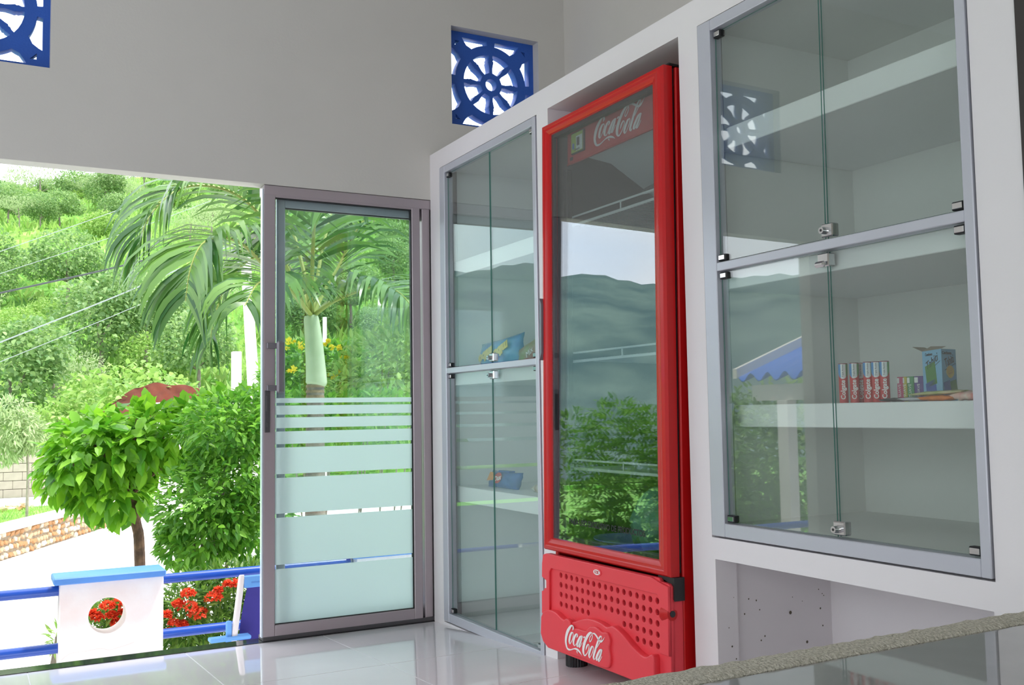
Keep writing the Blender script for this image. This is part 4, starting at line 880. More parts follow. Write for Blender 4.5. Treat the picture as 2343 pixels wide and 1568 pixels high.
MB().box(L_(t0).x + 0.045, L_(t0).x + 0.40, L_(t0).y - 0.0155, L_(t0).y - 0.0135, L_(t0).z - 0.030, L_(t0).z - 0.022, 0.0008).build('rail_slot', M['sticker_blue'], ch)
mb = MB(); g = []
for i in range(12):
    t = i / 11; z = L_(t0).z - 0.052 - t * 0.42; sag = 0.05 * math.sin(math.pi * min(1, t * 1.1))
    g.append([(L_(t0).x + 0.028 - 0.05 * t + 0.40 * j / 6 + 0.0, L_(t0).y + sag, z) for j in range(7)])
mb.add([p for r_ in g for p in r_] + [(p[0], p[1] + 0.003, p[2]) for r_ in g for p in r_], [(i * 7 + j, i * 7 + j + 1, (i + 1) * 7 + j + 1, (i + 1) * 7 + j) for i in range(11) for j in range(6)] + [(84 + i * 7 + j, 84 + i * 7 + j + 1, 84 + (i + 1) * 7 + j + 1, 84 + (i + 1) * 7 + j) for i in range(11) for j in range(6)]); mb.build('canvas_back', M['canvas'], ch)
am = at(478, 1452, CY); az = L_(at(520, 1466, CY)).z
for dx in (0, 0.50):
    MB().box(L_(am).x + dx, L_(am).x + dx + 0.20, L_(am).y - 0.03, L_(am).y + 0.03, az, az + 0.02, 0.005).build('armrest', M['chair_blue'], ch)
    MB().box(L_(at(517, 1440, CY)).x + dx, L_(at(530, 1440, CY)).x + dx, L_(am).y - 0.012, L_(am).y + 0.012, 0.003, L_(at(520, 1422, CY)).z, 0.005).build('arm_post', M['chair_blue'], ch)
MB().box(L_(am).x + 0.03, L_(am).x + 0.62, L_(am).y - 0.24, L_(am).y + 0.2, 0.36, 0.385, 0.004).build('seat', M['canvas'], ch)
for dx in (0.03, 0.58): MB().box(L_(am).x + dx, L_(am).x + dx + 0.03, L_(am).y - 0.24, L_(am).y - 0.21, 0.003, 0.36, 0.004).build('front_leg', M['chair_white'], ch)

# ------------------------------------------------------------------ trees and shrubs near the terrace
def E(px, py, Y, rpx, rz, ry): 
    c = at(px, py, Y); k = (at(px + 1, py, Y) - c).x; return (tuple(c), (rpx * k, ry, rz * k * 1.02))
fy = 7.6
tr = thing('ficus_tree', 'small round-headed tree with large bright green leaves behind the pillar', 'tree', (at(320, 1290, fy).x, fy, -1.5))
T_ = lambda p: Vector(p) - tr.location
trunk = spline([T_(at(330, 1420, fy)).xy.to_3d(), T_(at(320, 1285, fy)), T_(at(312, 1200, fy)), T_(at(300, 1140, fy)), T_(at(288, 1100, fy)), T_(at(285, 1040, fy))], 4)
trunk[0] = Vector((trunk[0].x, trunk[0].y, 0))
MB().tube(trunk, [0.042 - 0.014 * i / len(trunk) for i in range(len(trunk))], 10).build('trunk', M['bark'], tr)
mb = MB()
for px, py, dy in ((200, 1010, -.2), (380, 1000, .1), (140, 1060, .2), (300, 960, -.3), (430, 1050, 0), (250, 1080, .3)): mb.tube(spline([T_(at(297, 1135, fy)), T_(at((297 + px) / 2, (1120 + py) / 2 - 10, fy)) + Vector((0, dy / 2, 0)), T_(at(px, py, fy)) + Vector((0, dy, 0))], 4), [0.02 - .0015 * i for i in range(9)], 7)
mb.build('branch', M['bark'], tr)
leafy(tr, 2100, [E(225, 1035, fy, 118, 100, .45), E(330, 1010, fy, 120, 88, .5), E(430, 990, fy, 90, 70, .4), E(160, 1075, fy, 70, 70, .3), E(250, 1130, fy, 90, 58, .35), E(520, 950, fy + .2, 90, 55, .35)], (0.09, 0.155), TL, 'leaf_ficus', 300, 0.45, 0.75)
by = 6.75
bu = thing('leafy_bush', 'dense rounded bush of small green leaves right of the round-headed tree', 'bush', (at(480, 1400, by).x, by, -1.5))
B_ = lambda p: Vector(p) - bu.location
mb = MB()
for px, py, dx in ((450, 1150, 0), (500, 1100, .1), (560, 1180, -.1), (420, 1220, .05), (520, 1000, 0)): mb.tube(spline([Vector((dx, 0, 0)), B_(at(480 + (px - 480) * .5, 1290, by)), B_(at(px, py, by))], 4), [0.018 - .0015 * i for i in range(9)], 6)
mb.build('stem', M['grey_bark'], bu)
leafy(bu, 7500, [E(480, 1160, by, 122, 120, .42), E(540, 1090, by, 110, 120, .4), E(520, 980, by, 105, 80, .4), E(590, 1200, by, 90, 100, .35), E(450, 1240, by, 88, 62, .35), E(600, 950, by, 70, 60, .3)], (0.050, 0.082), TS, 'leaf_bush', 300, 0.6, 0.35)
def shrub(nm, label, px, base_y, Y, ells, n, L, tp, mt, singles=120, group=None, cat='shrub', base=-1.5, x=None):
    s = thing(nm, label, cat, (at(px, base_y, Y).x if x is None else x, Y, base), group=group); mb = MB(); rr = random.Random(int(px))
    for k in range(5):
        e = ells[k % len(ells)]; c = Vector(e[0]) - s.location
        mb.tube(spline([Vector((rr.uniform(-.06, .06), rr.uniform(-.06, .06), 0)), c * 0.5 + Vector((rr.uniform(-.05, .05), 0, 0)), c + Vector((rr.uniform(-.3, .3) * e[1][0], 0, rr.uniform(0, .5) * e[1][2]))], 3), [0.014, 0.012, 0.010, 0.009, 0.008, 0.006, 0.004], 5)
    mb.build('stem', M['grey_bark'], s); leafy(s, n, ells, L, tp, mt, singles, 0.6, 0.1); return s
floret = []
def cluster(par, c, r, mt, n=34, Lf=0.02):
    c = Vector(c) - par.location; d = NP.normal(0, 1, (n, 3)); d[:, 2] = np.abs(d[:, 2]) * .9; d[:, 1] -= .5; d /= np.linalg.norm(d, axis=1)[:, None]
    pos = np.array(c) + d * np.array([r, r, r * .75]); pos = np.repeat(pos, 4, 0); dd = np.repeat(d, 4, 0) + NP.normal(0, .9, (n * 4, 3)); Rm, _ = leafset(n * 4, pos, dd, (Lf * .8, Lf * 1.2), .2, 0)
    return link('flower_cluster', foliage_mesh('flower_cluster', Rm, pos, tmpl(0.8, .05, .1), mt), par)
sy = 6.15
s1 = shrub('flowering_shrub', 'red flowering shrub behind the rails between pillar and door', 470, 1450, sy, [E(440, 1400, sy, 80, 85, .28), E(520, 1385, sy, 80, 90, .28), E(580, 1370, sy, 60, 80, .25), E(400, 1440, sy, 50, 60, .2)], 4200, (0.05, 0.085), TN, 'leaf_shrub', 150, base=-0.8)
for px, py, r in ((432, 1362, 11), (488, 1373, 14), (430, 1396, 16), (453, 1408, 15), (409, 1384, 8), (546, 1338, 10), (380, 1410, 9), (400, 1427, 8), (385, 1450, 8), (418, 1432, 7), (500, 1352, 6), (522, 1338, 6)):
    c = at(px, py, sy - .27); cluster(s1, c, 1.25 * r * (at(px + 1, py, sy) - at(px, py, sy)).x, 'petal_red')
s2 = shrub('flowering_shrub', 'red flowering shrub seen through the round hole of the pillar', 240, 1450, sy, [E(235, 1430, sy, 62, 45, .22), E(275, 1405, sy, 40, 42, .2)], 1500, (0.045, 0.075), TN, 'leaf_shrub', 100, base=-0.8)
for px, py, r in ((245, 1390, 11), (272, 1384, 12), (225, 1415, 10), (255, 1412, 9), (212, 1405, 7), (265, 1428, 8), (282, 1402, 6)):
    c = at(px, py, sy - .22); cluster(s2, c, 1.25 * r * (at(px + 1, py, sy) - at(px, py, sy)).x, 'petal_red')
shrub('small_plant', 'small yellow green plant just left of the pillar', 128, 1480, 6.0, [E(130, 1462, 6.0, 13, 26, .1)], 60, (0.05, 0.08), TN, 'leaf_lime', 30, base=-0.8)
# shrubs seen through the glass door
gy = 10.5
s3 = shrub('flowering_shrub', 'yellow flowering shrub behind the palm trunk', 720, 960, gy, [E(690, 860, gy, 55, 70, .5), E(770, 850, gy, 60, 60, .5), E(640, 880, gy, 40, 60, .4)], 1500, (0.09, 0.14), TS, 'leaf_bush', 150)
for px, py in ((662, 786), (752, 790), (768, 800), (790, 825), (780, 850), (690, 795), (760, 865), (740, 880), (672, 850), (648, 800), (800, 835)): cluster(s3, at(px, py, gy - .5), 0.045, 'petal_yellow', 8, 0.04)
shrub('leafy_shrub', 'bright lime green shrub filling the right side of the glass door', 870, 960, 9.8, [E(870, 850, 9.8, 80, 90, .6), E(920, 790, 9.8, 60, 80, .5), E(800, 880, 9.8, 60, 50, .5), E(960, 870, 9.8, 60, 90, .5)], 2600, (0.07, 0.12), TS, 'leaf_lime', 250)
shrub('leafy_shrub', 'broad green shrub low behind the frosted glass bands', 760, 1000, 9.0, [E(700, 960, 9.0, 90, 60, .5), E(850, 960, 9.0, 110, 60, .5)], 1800, (0.07, 0.11), TS, 'leaf_bush', 100)

# ------------------------------------------------------------------ palm
pbr('crownshaft', lin(196, 206, 176), 0.4, col2=lin(166, 186, 146), vscale=3); pbr('palm_trunk', lin(150, 140, 128), 0.9, col2=lin(110, 104, 98), vscale=14, bump=0.5, bscale=20); pbr('rachis', lin(140, 150, 72), 0.5); pbr('sheath_brown', lin(150, 130, 104), 0.8, var=0.3, vscale=30)
py_ = 8.6
pm = thing('palm_tree', 'palm tree with a smooth pale green crownshaft and drooping fronds', 'palm', (at(722, 930, py_).x, py_, -1.5))
Q_ = lambda p: Vector(p) - pm.location
w_ = (at(723, 800, py_) - at(722, 800, py_)).x
mb = MB(); mb.tube([Vector((0, 0, 0)), Q_(at(721, 940, py_)), Q_(at(722, 880, py_))], [0.11, 20 * w_, 19 * w_], 16); mb.build('trunk', M['palm_trunk'], pm)
for y in (884, 896, 908): 
    c = Q_(at(721, y, py_)); mb = MB(); mb.cyl(c - Vector((0, 0, .012)), c + Vector((0, 0, .012)), 21 * w_, 20 * w_, 16); mb.build('trunk_ring', M['sheath_brown'], pm)
mb = MB(); mb.tube(spline([Q_(at(723, 884, py_)), Q_(at(724, 868, py_)), Q_(at(721, 820, py_)), Q_(at(717, 770, py_)), Q_(at(713, 735, py_)), Q_(at(711, 722, py_))], 4), [18 * w_, 21 * w_, 23 * w_, 23.5 * w_, 23 * w_, 22.5 * w_, 22 * w_, 21.5 * w_, 21 * w_, 20.5 * w_, 20 * w_, 19.5 * w_, 19 * w_, 18.5 * w_, 18 * w_, 17.5 * w_, 17 * w_, 16.5 * w_, 16 * w_, 15 * w_, 14 * w_], 18); mb.build('crownshaft', M['crownshaft'], pm)
def rib(p, d, side, L, wd, seed, tt=0.5):
    """one strap leaflet: leaves the rachis at P along D, bends down under its weight"""
    r_ = random.Random(seed); n = 6; pts = []; p = Vector(p); dd = Vector(d).normalized(); g_ = r_.uniform(.12, .32) + .28 * tt
    for i in range(n):
        pts.append(p.copy()); p = p + dd * (L / (n - 1)); dd = (dd + Vector((0, 0, -g_ * (0.5 + 0.35 * i)))).normalized()
    ws = [.35, .9, 1, .85, .5, .04]; a = []; b = []
    for i, q in enumerate(pts):
        t = (pts[min(i + 1, n - 1)] - pts[max(i - 1, 0)]).normalized(); s = t.cross(Vector(side)).normalized() * wd * ws[i] / 2
        a.append(q + s); b.append(q - s)
    return a, b
FR = [ # control points (px, py, depth), leaflet length, leaflets a side
    ([(712, 722, 0), (650, 650, -.3), (600, 603, -.55), (555, 560, -.75), (505, 543, -.95), (462, 560, -1.1), (436, 615, -1.2), (424, 690, -1.25)], .66, 34),
    ([(710, 722, 0), (655, 610, -.1), (600, 500, -.2), (530, 440, -.3), (440, 425, -.4), (372, 460, -.5), (330, 520, -.55), (318, 580, -.55)], .62, 32),
    ([(713, 720, 0), (690, 600, .2), (650, 480, .4), (580, 400, .5), (480, 385, .55), (390, 430, .6), (340, 500, .6)], .60, 28),
    ([(714, 720, 0), (715, 600, -.3), (722, 480, -.7), (740, 400, -1.1), (760, 400, -1.5), (775, 450, -1.8)], .62, 26),
    ([(716, 720, 0), (745, 660, .1), (775, 610, .2), (815, 530, .3), (870, 470, .4), (940, 470, .5), (990, 530, .6)], .60, 28),
    ([(718, 722, 0), (760, 692, -.3), (810, 670, -.6), (860, 655, -.9), (910, 668, -1.2), (950, 710, -1.4)], .58, 26),
    ([(716, 720, 0), (770, 680, .5), (850, 650, .9), (930, 690, 1.2), (990, 770, 1.4)], .55, 24),
    ([(713, 720, 0), (680, 640, .5), (640, 590, .9), (580, 590, 1.0), (525, 640, 1.1), (492, 720, 1.2), (480, 790, 1.2)], .62, 30),
    ([(715, 720, 0), (740, 560, .4), (780, 440, .9), (830, 380, 1.2), (900, 400, 1.4)], .58, 22),
    ([(712, 722, 0), (670, 670, -.7), (630, 640, -1.2), (590, 650, -1.6), (560, 700, -1.8)], .52, 22)]
budget = 300; seed = 0
LV = []
for cps, L, n in FR:
    n = int(n * 1.5)
    fr_ = bpy.data.objects.new('frond', None); COL.objects.link(fr_); fr_.parent = pm
    path = spline([Q_(at(a, b, py_ + c)) for a, b, c in cps], 8); N = len(path)
    MB().tube(path, [0.021 * (1 - .86 * i / N) for i in range(N)], 7).build('rachis', M['rachis'], fr_)
    for i in range(n):
        t = 0.20 + 0.80 * i / (n - 1); k = min(N - 2, int(t * (N - 1))); p = path[k]; tg = (path[k + 1] - path[max(0, k - 1)]).normalized()
        sd = tg.cross(Vector((0, 0, 1))).normalized(); upv = sd.cross(tg).normalized()
        for s in (1, -1):
            seed += 1; r_ = random.Random(seed)
            d = sd * s * (0.85) + tg * (0.45 + .5 * t) + upv * r_.uniform(.0, .55)
            ln = L * (0.55 + .75 * math.sin(math.pi * min(1, .15 + t * .8))) * r_.uniform(.85, 1.08) * 1.0
            LV.append((fr_, rib(p, d, tg.cross(d) if r_.random() < 2 else sd, ln, r_.uniform(.036, .056), seed, t), p))
order = sorted(range(len(LV)), key=lambda i: (LV[i][2] + pm.location - CAM).length)
own = set(order[:300]); rest = {}
for i, (f_, (a, b), p) in enumerate(LV):
    if i in own: MB().ribbon(a, b).build('leaflet', M['leaf_palm'], f_, fixn=False, angle=180)
    else: rest.setdefault(f_, MB()).ribbon(a, b)
for f_, mb in rest.items(): stuff(mb.build('leaflets', M['leaf_palm'], f_, fixn=False, angle=180))

# ------------------------------------------------------------------ poles, posts and cables
def pole(nm, label, top, bot, r0, r1, mt, Y, cat='post', base=-1.5, n=14):
    a, b_ = at(*top, Y), at(*bot, Y); d = b_ - a; f = a + d * ((a.z - base) / (a.z - b_.z)); o = MB().tube([a, f], [r0, r1], n).build(nm, M[mt]); return tag(o, label, cat)
pole('utility_pole', 'tall white tapering pole behind the palm fronds', (560, 560), (582, 920), 0.058, 0.092, 'white_paint', 12, 'pole')
o = MB(); a = at(541, 805, 15); b_ = at(537, 900, 15); o.box(a.x - .065, a.x + .065, a.y - .065, a.y + .065, -1.5, a.z, .01); tag(o.build('fence_post', M['white_paint']), 'short square white post beside the white pole', 'post')
pole('fence_post', 'thin white post on the slope behind the palm trunk', (743, 726), (743, 775), 0.035, 0.035, 'white_paint', 16, base=-1.5)
pole('fence_post', 'thin white post far up the slope under the palm frond', (391, 668), (390, 712), 0.1, 0.1, 'white_paint', 60, base=5.5)
a, b_ = at(362, 921, 19), at(420, 960, 19); tag(MB().box(a.x, a.x + (b_.x - a.x) * .6, 19, 19.4, -1.5, a.z, .02).box(a.x + (b_.x - a.x) * .6, b_.x, 19, 19.4, -1.5, at(400, 931, 19).z, .02).build('masonry_block', M['white_paint']), 'white stepped masonry block peeking over the round-headed tree', 'block')
for i, (p0, p1, r, mt, Y, lb) in enumerate((((-40, 680), (600, 520), .012, 'cable_dark', 14, 'thick dark overhead cable crossing the hillside, lowest but one'), ((-40, 800), (620, 520), .009, 'cable_light', 14.5, 'pale overhead cable, lowest and longest across the hillside'), ((-40, 590), (600, 350), .005, 'cable_light', 16, 'thin overhead cable high on the hillside'), ((-40, 640), (600, 415), .0045, 'cable_light', 16.5, 'second thin overhead cable from the top on the hillside'), ((-40, 845), (620, 560), .005, 'cable_light', 15.5, 'thin overhead cable just under the long pale one'))):
    a, b_ = at(*p0, Y), at(*p1, Y); mid = (a + b_) / 2 - Vector((0, 0, .05)); ext = (b_ - a) * .35
    tag(MB().tube(spline([a - ext, a, mid, b_, b_ + ext], 6), r, 6).build('overhead_cable', M[mt]), lb, 'cable', 'cables strung across the hillside')

# ------------------------------------------------------------------ yard: stone wall, lawn, block wall
wa, wb = atZ(-30, 1297, -1.5), atZ(330, 1180, -1.5); dv = (wb - wa); LW = dv.length; dv.normalize(); nv = Vector((dv.y, -dv.x, 0))
ang = math.atan2(dv.y, dv.x)
sw = thing('stone_wall', 'low rubble stone wall with a pale coping along the driveway', 'wall', tuple(wa), (0, 0, ang))
HW = 0.50
MB().box(-1, LW + 1, 0.06, 0.36, 0, HW).build('mortar_core', M['mortar'], sw)
MB().box(-1, LW + 1, -0.04, 0.40, HW, HW + 0.10, .015).build('coping', M['pale_concrete'], sw)
stn = []
for v in range(6):
    bm = bmesh.new(); bmesh.ops.create_icosphere(bm, subdivisions=1, radius=1); r_ = random.Random(v)
    for q in bm.verts: q.co = Vector((max(-.8, min(.8, q.co.x * r_.uniform(.85, 1.15))), q.co.y, max(-.8, min(.8, q.co.z * r_.uniform(.85, 1.15)))))
    me = bpy.data.meshes.new('stone'); bm.to_mesh(me); bm.free(); me.materials.append(M[('stone_a', 'stone_b', 'stone_c')[v % 3]]); stn.append(me)
rr = random.Random(4); z = 0.07; cnt = 0
while z < HW - 0.03:
    x = -0.2
    while x < LW + .2 and cnt < 300:
        w = rr.uniform(.10, .24); h = rr.uniform(.06, .085)
        o = link('stone', rr.choice(stn), sw); o.location = (x + w / 2, 0.07, z + rr.uniform(-.02, .02)); o.scale = (w * .62, .06, h * .95); o.rotation_euler = (0, rr.uniform(-.5, .5), rr.uniform(-.2, .2)); x += w; cnt += 1
    z += 0.125
Gl = [wa - dv * 8 + Vector((0, .0, 0)), wa + dv * ((27.0 - wa.y) / dv.y), Vector((-20, 27.0, -1.5)), Vector((-20, wa.y - 3, -1.5))]
mb = MB(); off = Vector((-nv.x, -nv.y, 0)) * 0.35
pl2 = [(Gl[0] + off).xy, (Gl[1] + off).xy, Gl[2].xy, Gl[3].xy]
lawn_ok = True
mb.ext([(p.x, p.y) for p in pl2], lambda u, v, d: (u, v, d), -1.6, -1.03); struct(mb.build('lawn', M['grass'], smooth=False), 'bright green lawn behind the stone wall')
bw0, bw1 = at(-60, 1130, 26), at(150, 1130, 26)
bwl = thing('block_wall', 'unplastered grey block wall with two small dark holes beyond the lawn', 'wall', (bw0.x, 26, -1.03))
MB().box(0, bw1.x - bw0.x, 0.10, 0.16, 0, 1.55).build('wall_core', M['mortar'], bwl)
me = MB().box(0, 0.395, 0, 0.09, 0, 0.19, .006).mesh('block', M['block_grey'])
holes = ((at(43, 1040, 26).x - bw0.x, at(43, 1040, 26).z + 1.03), (at(90, 1061, 26).x - bw0.x, at(90, 1061, 26).z + 1.03))
for j in range(7):
    for i in range(-1, 7):
        x = i * .4 + (.2 if j % 2 else 0)
        if x < 0 or x > 2.2: continue
        o = link('block', me, bwl); o.location = (x, 0, j * .2 + .004)
for hx, hz in holes: MB().box(hx - .085, hx + .085, -0.004, 0.02, hz - .075, hz + .075).build('vent_hole', M['print_black'], bwl)
MB().box(-.3, bw1.x - bw0.x + .5, -.6, -.25, 0, .22, .02).build('kerb', M['pale_concrete'], bwl)
rr = random.Random(8)
for i in range(9):
    p = at(10 + 7 * i + rr.uniform(-5, 5), 1128 + rr.uniform(-6, 10), 25.0); o = link('rubble_stone', stn[i % 6]); o.location = (p.x, 25.0 + rr.uniform(-.6, .4), -1.0); o.scale = (.14, .12, .07); o.rotation_euler = (rr.uniform(0, 3), 0, rr.uniform(0, 3)); tag(o, 'pale lump of rubble lying on the far edge of the lawn', 'rubble', 'rubble on the lawn')
# red cut bank
mb = MB(); nx, ny = 40, 10; g = []
for j in range(ny + 1):
    for i in range(nx + 1):
        u = i / nx; v = j / ny; px = 235 + 250 * u; top = 886 + 5 * math.sin(u * 9) + 3 * math.sin(u * 23) - 6 * u; y = 28.0 + 1.2 * v + .10 * math.sin(i * .9 + math.sin(j * .8)) * math.cos(j * .7 + i * .13); p = at(px, 962 + (top - 962) * v * min(1, .35 + 2.2 * u, .5 + 4 * (1 - u)), y); g.append(p)
mb.add(g, [(j * (nx + 1) + i, j * (nx + 1) + i + 1, (j + 1) * (nx + 1) + i + 1, (j + 1) * (nx + 1) + i) for j in range(ny) for i in range(nx)]); struct(mb.build('earth_bank', M['red_earth'], angle=180), 'raw red earth bank cut into the foot of the hill')
a = at(-20, 690, 70); hs = thing('hill_house', 'small white house at the left edge on the hillside', 'house', (a.x, 70, a.z - 1))
MB().box(0, 1.2, 0, 3, 0, 2.3).build('house_wall', M['white_paint'], hs, smooth=False); MB().ext([(-.2, 2.3), (1.5, 2.3), (.65, 2.9)], lambda u, v, d: (u, d, v), -.2, 3.2).build('roof', M['pale_concrete'], hs, smooth=False)

# ------------------------------------------------------------------ trees on the hill
def proto(n, ells, L, tp, mt, trunk_r, H):
    pos, out = crown_points(n, ells, shell=.6); Rm, pos = leafset(n, pos, out, L, .9, .1)
    fo = foliage_mesh('foliage', Rm, pos, tp, mt); mb = MB(); mb.tube(spline([(0, 0, -.4), (.1, 0, H * .5), (.0, .1, H)], 4), [trunk_r * (1 - .06 * i) for i in range(9)], 7)
    for e in ells: mb.tube([(0, .05, H * .6), Vector(e[0]) * .9], [trunk_r * .5, trunk_r * .15], 5)
    return fo, mb.mesh('trunk', M['grey_bark'])
TC = tmpl(.85, .12, .2)
KIND = [(proto(3200, [((0, 0, 2.3), (1.5, 1.5, 1.1)), ((1.0, .3, 1.9), (.9, 1, .7)), ((-1.0, -.2, 1.8), (1, 1, .7))], (.09, .2), TC, 'leaf_hill', .09, 1.9), 'mid green round tree'), (proto(2200, [((0, 0, 3.0), (2.4, 2.2, .55)), ((1.2, .3, 2.5), (1.4, 1.3, .4)), ((-1.3, 0, 2.6), (1.3, 1.2, .4))], (.12, .26), TN, 'leaf_pale', .08, 2.5), 'pale flat-topped scrub tree'), (proto(2600, [((0, 0, 1.1), (1.5, 1.4, .95)), ((.9, .5, .8), (1, .8, .7))], (.08, .18), TC, 'leaf_lime', .06, .9), 'low light green bush'), (proto(3200, [((0, 0, 2.0), (1.5, 1.4, 1.4)), ((.7, 0, 2.7), (1, 1, .9))], (.09, .2), TC, 'leaf_hill', .1, 1.8), 'dark green dense tree')]
rr = random.Random(12)
def hill_tree(k, x, y, s, label=None, group='trees and bushes scattered over the hillside'):
    (fo, tk), nm = KIND[k]
    t = thing(('hill_tree', 'scrub_tree', 'hill_bush', 'hill_tree')[k], label or nm + ' among others on the hillside', ('tree', 'tree', 'bush', 'tree')[k], (x, y, hill_z(x, y) - .1), (0, 0, rr.uniform(0, 6)), group if not label else None)
    t.scale = (s, s, s * rr.uniform(.85, 1.1)); link('foliage', fo, t); link('trunk', tk, t)
# named ones the photo lets one point to
def ht(k, px, py, Y, s, label):
    p = at(px, py, Y); (fo, tk), nm = KIND[k]; zz = min(hill_z(p.x, Y), p.z) if Y > 28 else -1.03
    t = thing(('hill_tree', 'scrub_tree', 'hill_bush', 'hill_tree')[k], label, ('tree', 'tree', 'bush', 'tree')[k], (p.x, Y, zz)); t.scale = (s, s, s); link('foliage', fo, t); link('trunk', tk, t); return t
ht(2, 300, 900, 31, 1.45, 'pale green bush with loose branches just above the red earth bank'); ht(2, 400, 885, 33, 0.8, 'grey green low bush on the rim of the red earth bank')
ht(3, 225, 800, 42, 1.25, 'dark green tree in the middle of the slope below the cables'); ht(0, 330, 760, 44, 1.15, 'rounded green tree on the slope under the palm frond tips'); ht(3, 20, 890, 34, 1.1, 'dark tree at the foot of the hill by the picture edge'); ht(0, 150, 700, 60, 1.3, 'green tree standing over the thick dark cable')
ht(1, 90, 470, 128, 1.6, 'spreading tree on the crest of the hill under the sky'); ht(0, 170, 460, 125, 1.5, 'rounded tree on the crest of the hill by the lintel'); ht(1, 120, 870, 36, .7, 'thin stemmed sapling with pale drooping leaves low on the slope'); ht(2, 60, 950, 30.0, .9, 'light green bush behind the block wall'); ht(2, 150, 955, 30.5, 1.0, 'leafy green bush behind the round-headed tree'); ht(1, 440, 740, 48, 1.0, 'scrub tree right behind the hanging palm leaflets')
for i in range(150):
    y = 32 + 118 * rr.random() ** .8; x = y * rr.uniform(-.12, .50); far = (y - 32) / 118
    hill_tree(rr.choice((1, 1, 2, 2, 0, 3) if far > .35 else (2, 2, 0, 3, 1)), x, y, rr.uniform(.55, 1.05) * (1 + .5 * far))
n = 26000; x = NP.uniform(-.14, .52, n); y = 29 + 125 * NP.uniform(0, 1, n) ** 1.2; x = x * y
pos = np.array([[a, b, hill_z(a, b) + .05] for a, b in zip(x, y)]); out = np.tile([0, -.3, 1.], (n, 1)); Rm, pos = leafset(n, pos, out, (.35, .9), .5, 0)
sc = link('hillside_scrub', foliage_mesh('hillside_scrub', Rm, pos, TN, 'leaf_lime')); sc['kind'] = 'stuff'; sc['label'] = 'tall grass and scrub covering the hillside'; sc['category'] = 'scrub'
n = 9000; u = NP.uniform(0, 1, n); x = NP.uniform(-2.5, 5, n); y = NP.uniform(20, 26, n); pos = np.stack([x, y, np.full(n, -1.03)], 1); ok_ = (((x - wa.x) * dv.y - (y - wa.y) * dv.x) < -.55) & (y < 25.2); pos = pos[ok_]; Rm, pos = leafset(len(pos), pos, np.tile([0, 0, 1.], (len(pos), 1)), (.06, .12), .4, 0)
sc = link('lawn_grass', foliage_mesh('lawn_grass', Rm, pos, TN, 'leaf_lime')); sc['kind'] = 'stuff'; sc['label'] = 'short lawn grass behind the stone wall'; sc['category'] = 'grass'
# feathery tree by the block wall
ly = 22.5
ft = thing('feathery_tree', 'slender tree with pale feathery leaves in front of the block wall', 'tree', (at(62, 1130, ly).x, ly, -1.03))
F_ = lambda p: Vector(p) - ft.location
MB().tube(spline([Vector((0, 0, 0)), F_(at(64, 1080, ly)), F_(at(60, 1020, ly)), F_(at(50, 980, ly))], 4), [.03 - .0012 * i for i in range(13)], 8).build('trunk', M['grey_bark'], ft)
leafy(ft, 2600, [E(35, 985, ly, 62, 55, .6), E(5, 1010, ly, 55, 60, .5), E(75, 1000, ly, 40, 40, .4), E(25, 940, ly, 50, 30, .4)], (.10, .20), TN, 'leaf_pale', 0, .6, .7)

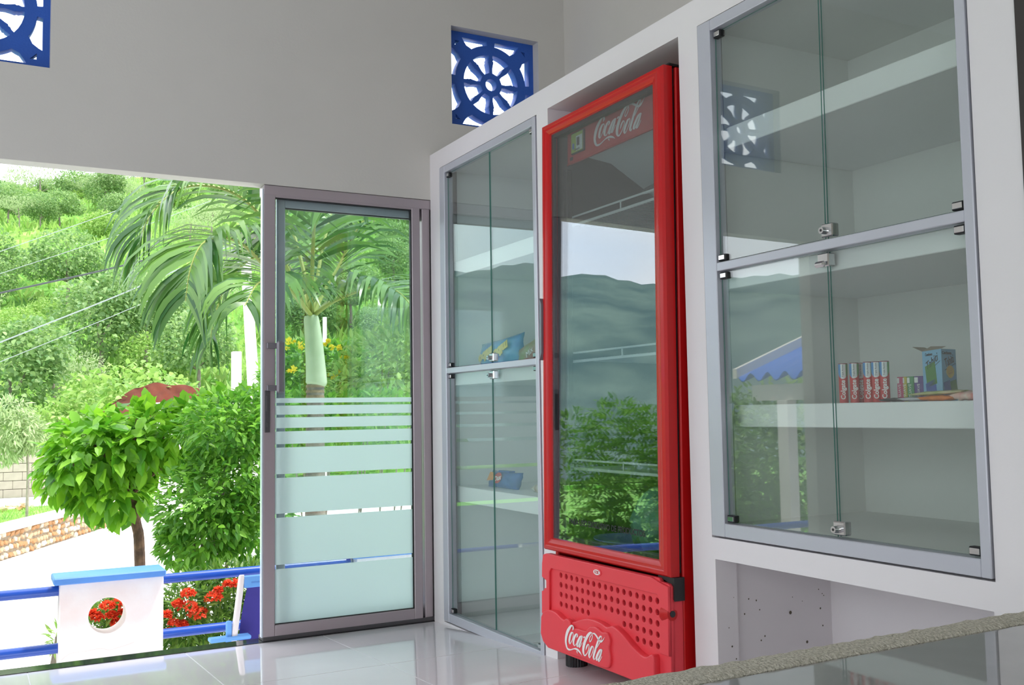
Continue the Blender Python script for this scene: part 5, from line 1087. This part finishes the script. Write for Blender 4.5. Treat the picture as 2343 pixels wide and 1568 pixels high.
# ------------------------------------------------------------------ what the cabinet and cooler glass mirrors: hedge, kiosk, valley houses
hy = 6.5
hg = thing('hedge', 'clipped green hedge along the terrace left of the view', 'hedge', (-1.2, hy, -0.8)); mb = MB()
for k in range(7): mb.tube([(-1.0 + .33 * k, 0, 0), (-1.0 + .33 * k + .1, 0, .9)], .015, 5)
mb.build('stem', M['grey_bark'], hg)
leafy(hg, 13000, [((-2.1 + .36 * k, hy, .52 + .07 * math.sin(k * 2.1)), (.34, .34, .62)) for k in range(6)] + [((-2.1 + .36 * k, hy, -.3), (.34, .34, .5)) for k in range(6)], (.05, .09), TS, 'leaf_bush', 120, .7, .2)
kx, ky = -2.25, 5.52
ks = thing('garden_kiosk', 'small open kiosk with a blue corrugated roof reflected in the cabinet glass', 'kiosk', (kx, ky, -0.78), (0, 0, R(90)))
pbr('roof_blue', lin(60, 128, 236), 0.45, var=0.06)
mb = MB(); nx = 60; V_ = []
for j, (yy, zz) in enumerate(((-0.62, 2.03), (0.62, 2.50))):
    for lift in (0, .012): V_ += [(-0.9 + 1.8 * i / nx, yy, zz + .035 * math.sin(i / nx * 2 * math.pi * 9) + lift) for i in range(nx + 1)]
k = nx + 1
mb.add(V_, [(i, i + 1, 2 * k + i + 1, 2 * k + i) for i in range(nx)] + [(k + i, k + i + 1, 3 * k + i + 1, 3 * k + i) for i in range(nx)] + [(i, i + 1, k + i + 1, k + i) for i in range(nx)]); mb.build('corrugated_roof', M['roof_blue'], ks, angle=180)
MB().box(-.82, .82, -.55, -.47, 1.84, 1.97).build('beam', M['white_paint'], ks); MB().ext([(-.64, 2.03), (.64, 2.52), (.64, 2.60), (-.64, 2.11)], lambda u, v, d: (d, u, v), 0.90, 0.95).build('verge_board', M['white_paint'], ks)
for x in (-.78, .40): MB().box(x, x + .12, -.56, -.46, 0.003, 1.84, .004).build('column', M['white_paint'], ks)
shrub('leafy_shrub', 'leafy shrub growing behind the blue roofed kiosk', 3, 1400, 7.2, [((-2.9, 7.2, .5), (.7, .5, .8)), ((-2.2, 7.2, .2), (.6, .5, .8)), ((-2.5, 7.2, -.3), (1.0, .5, .8))], 3000, (.07, .12), TS, 'leaf_lime', 60, x=-2.5)
rr = random.Random(31)
for i in range(16):
    a = R(-53 + 1.9 * i); r = 190 + (i * 61) % 140; x, y = r * math.sin(a), r * math.cos(a); z = far_z(x, y)
    t = thing('valley_house', 'small pale house among others on the valley floor', 'house', (x, y, z), (0, 0, rr.uniform(0, 3)), 'houses scattered in the valley')
    w = rr.uniform(5, 11); MB().box(-w / 2, w / 2, -3, 3, -2, 3).build('house_wall', M['white_paint'], t, smooth=False); MB().ext([(-3.4, 3), (3.4, 3), (0, 4.4)], lambda u, v, d: (d, u, v), -w / 2 - .3, w / 2 + .3).build('roof', M[rr.choice(('pale_concrete', 'red_earth', 'roof_blue'))], t, smooth=False)
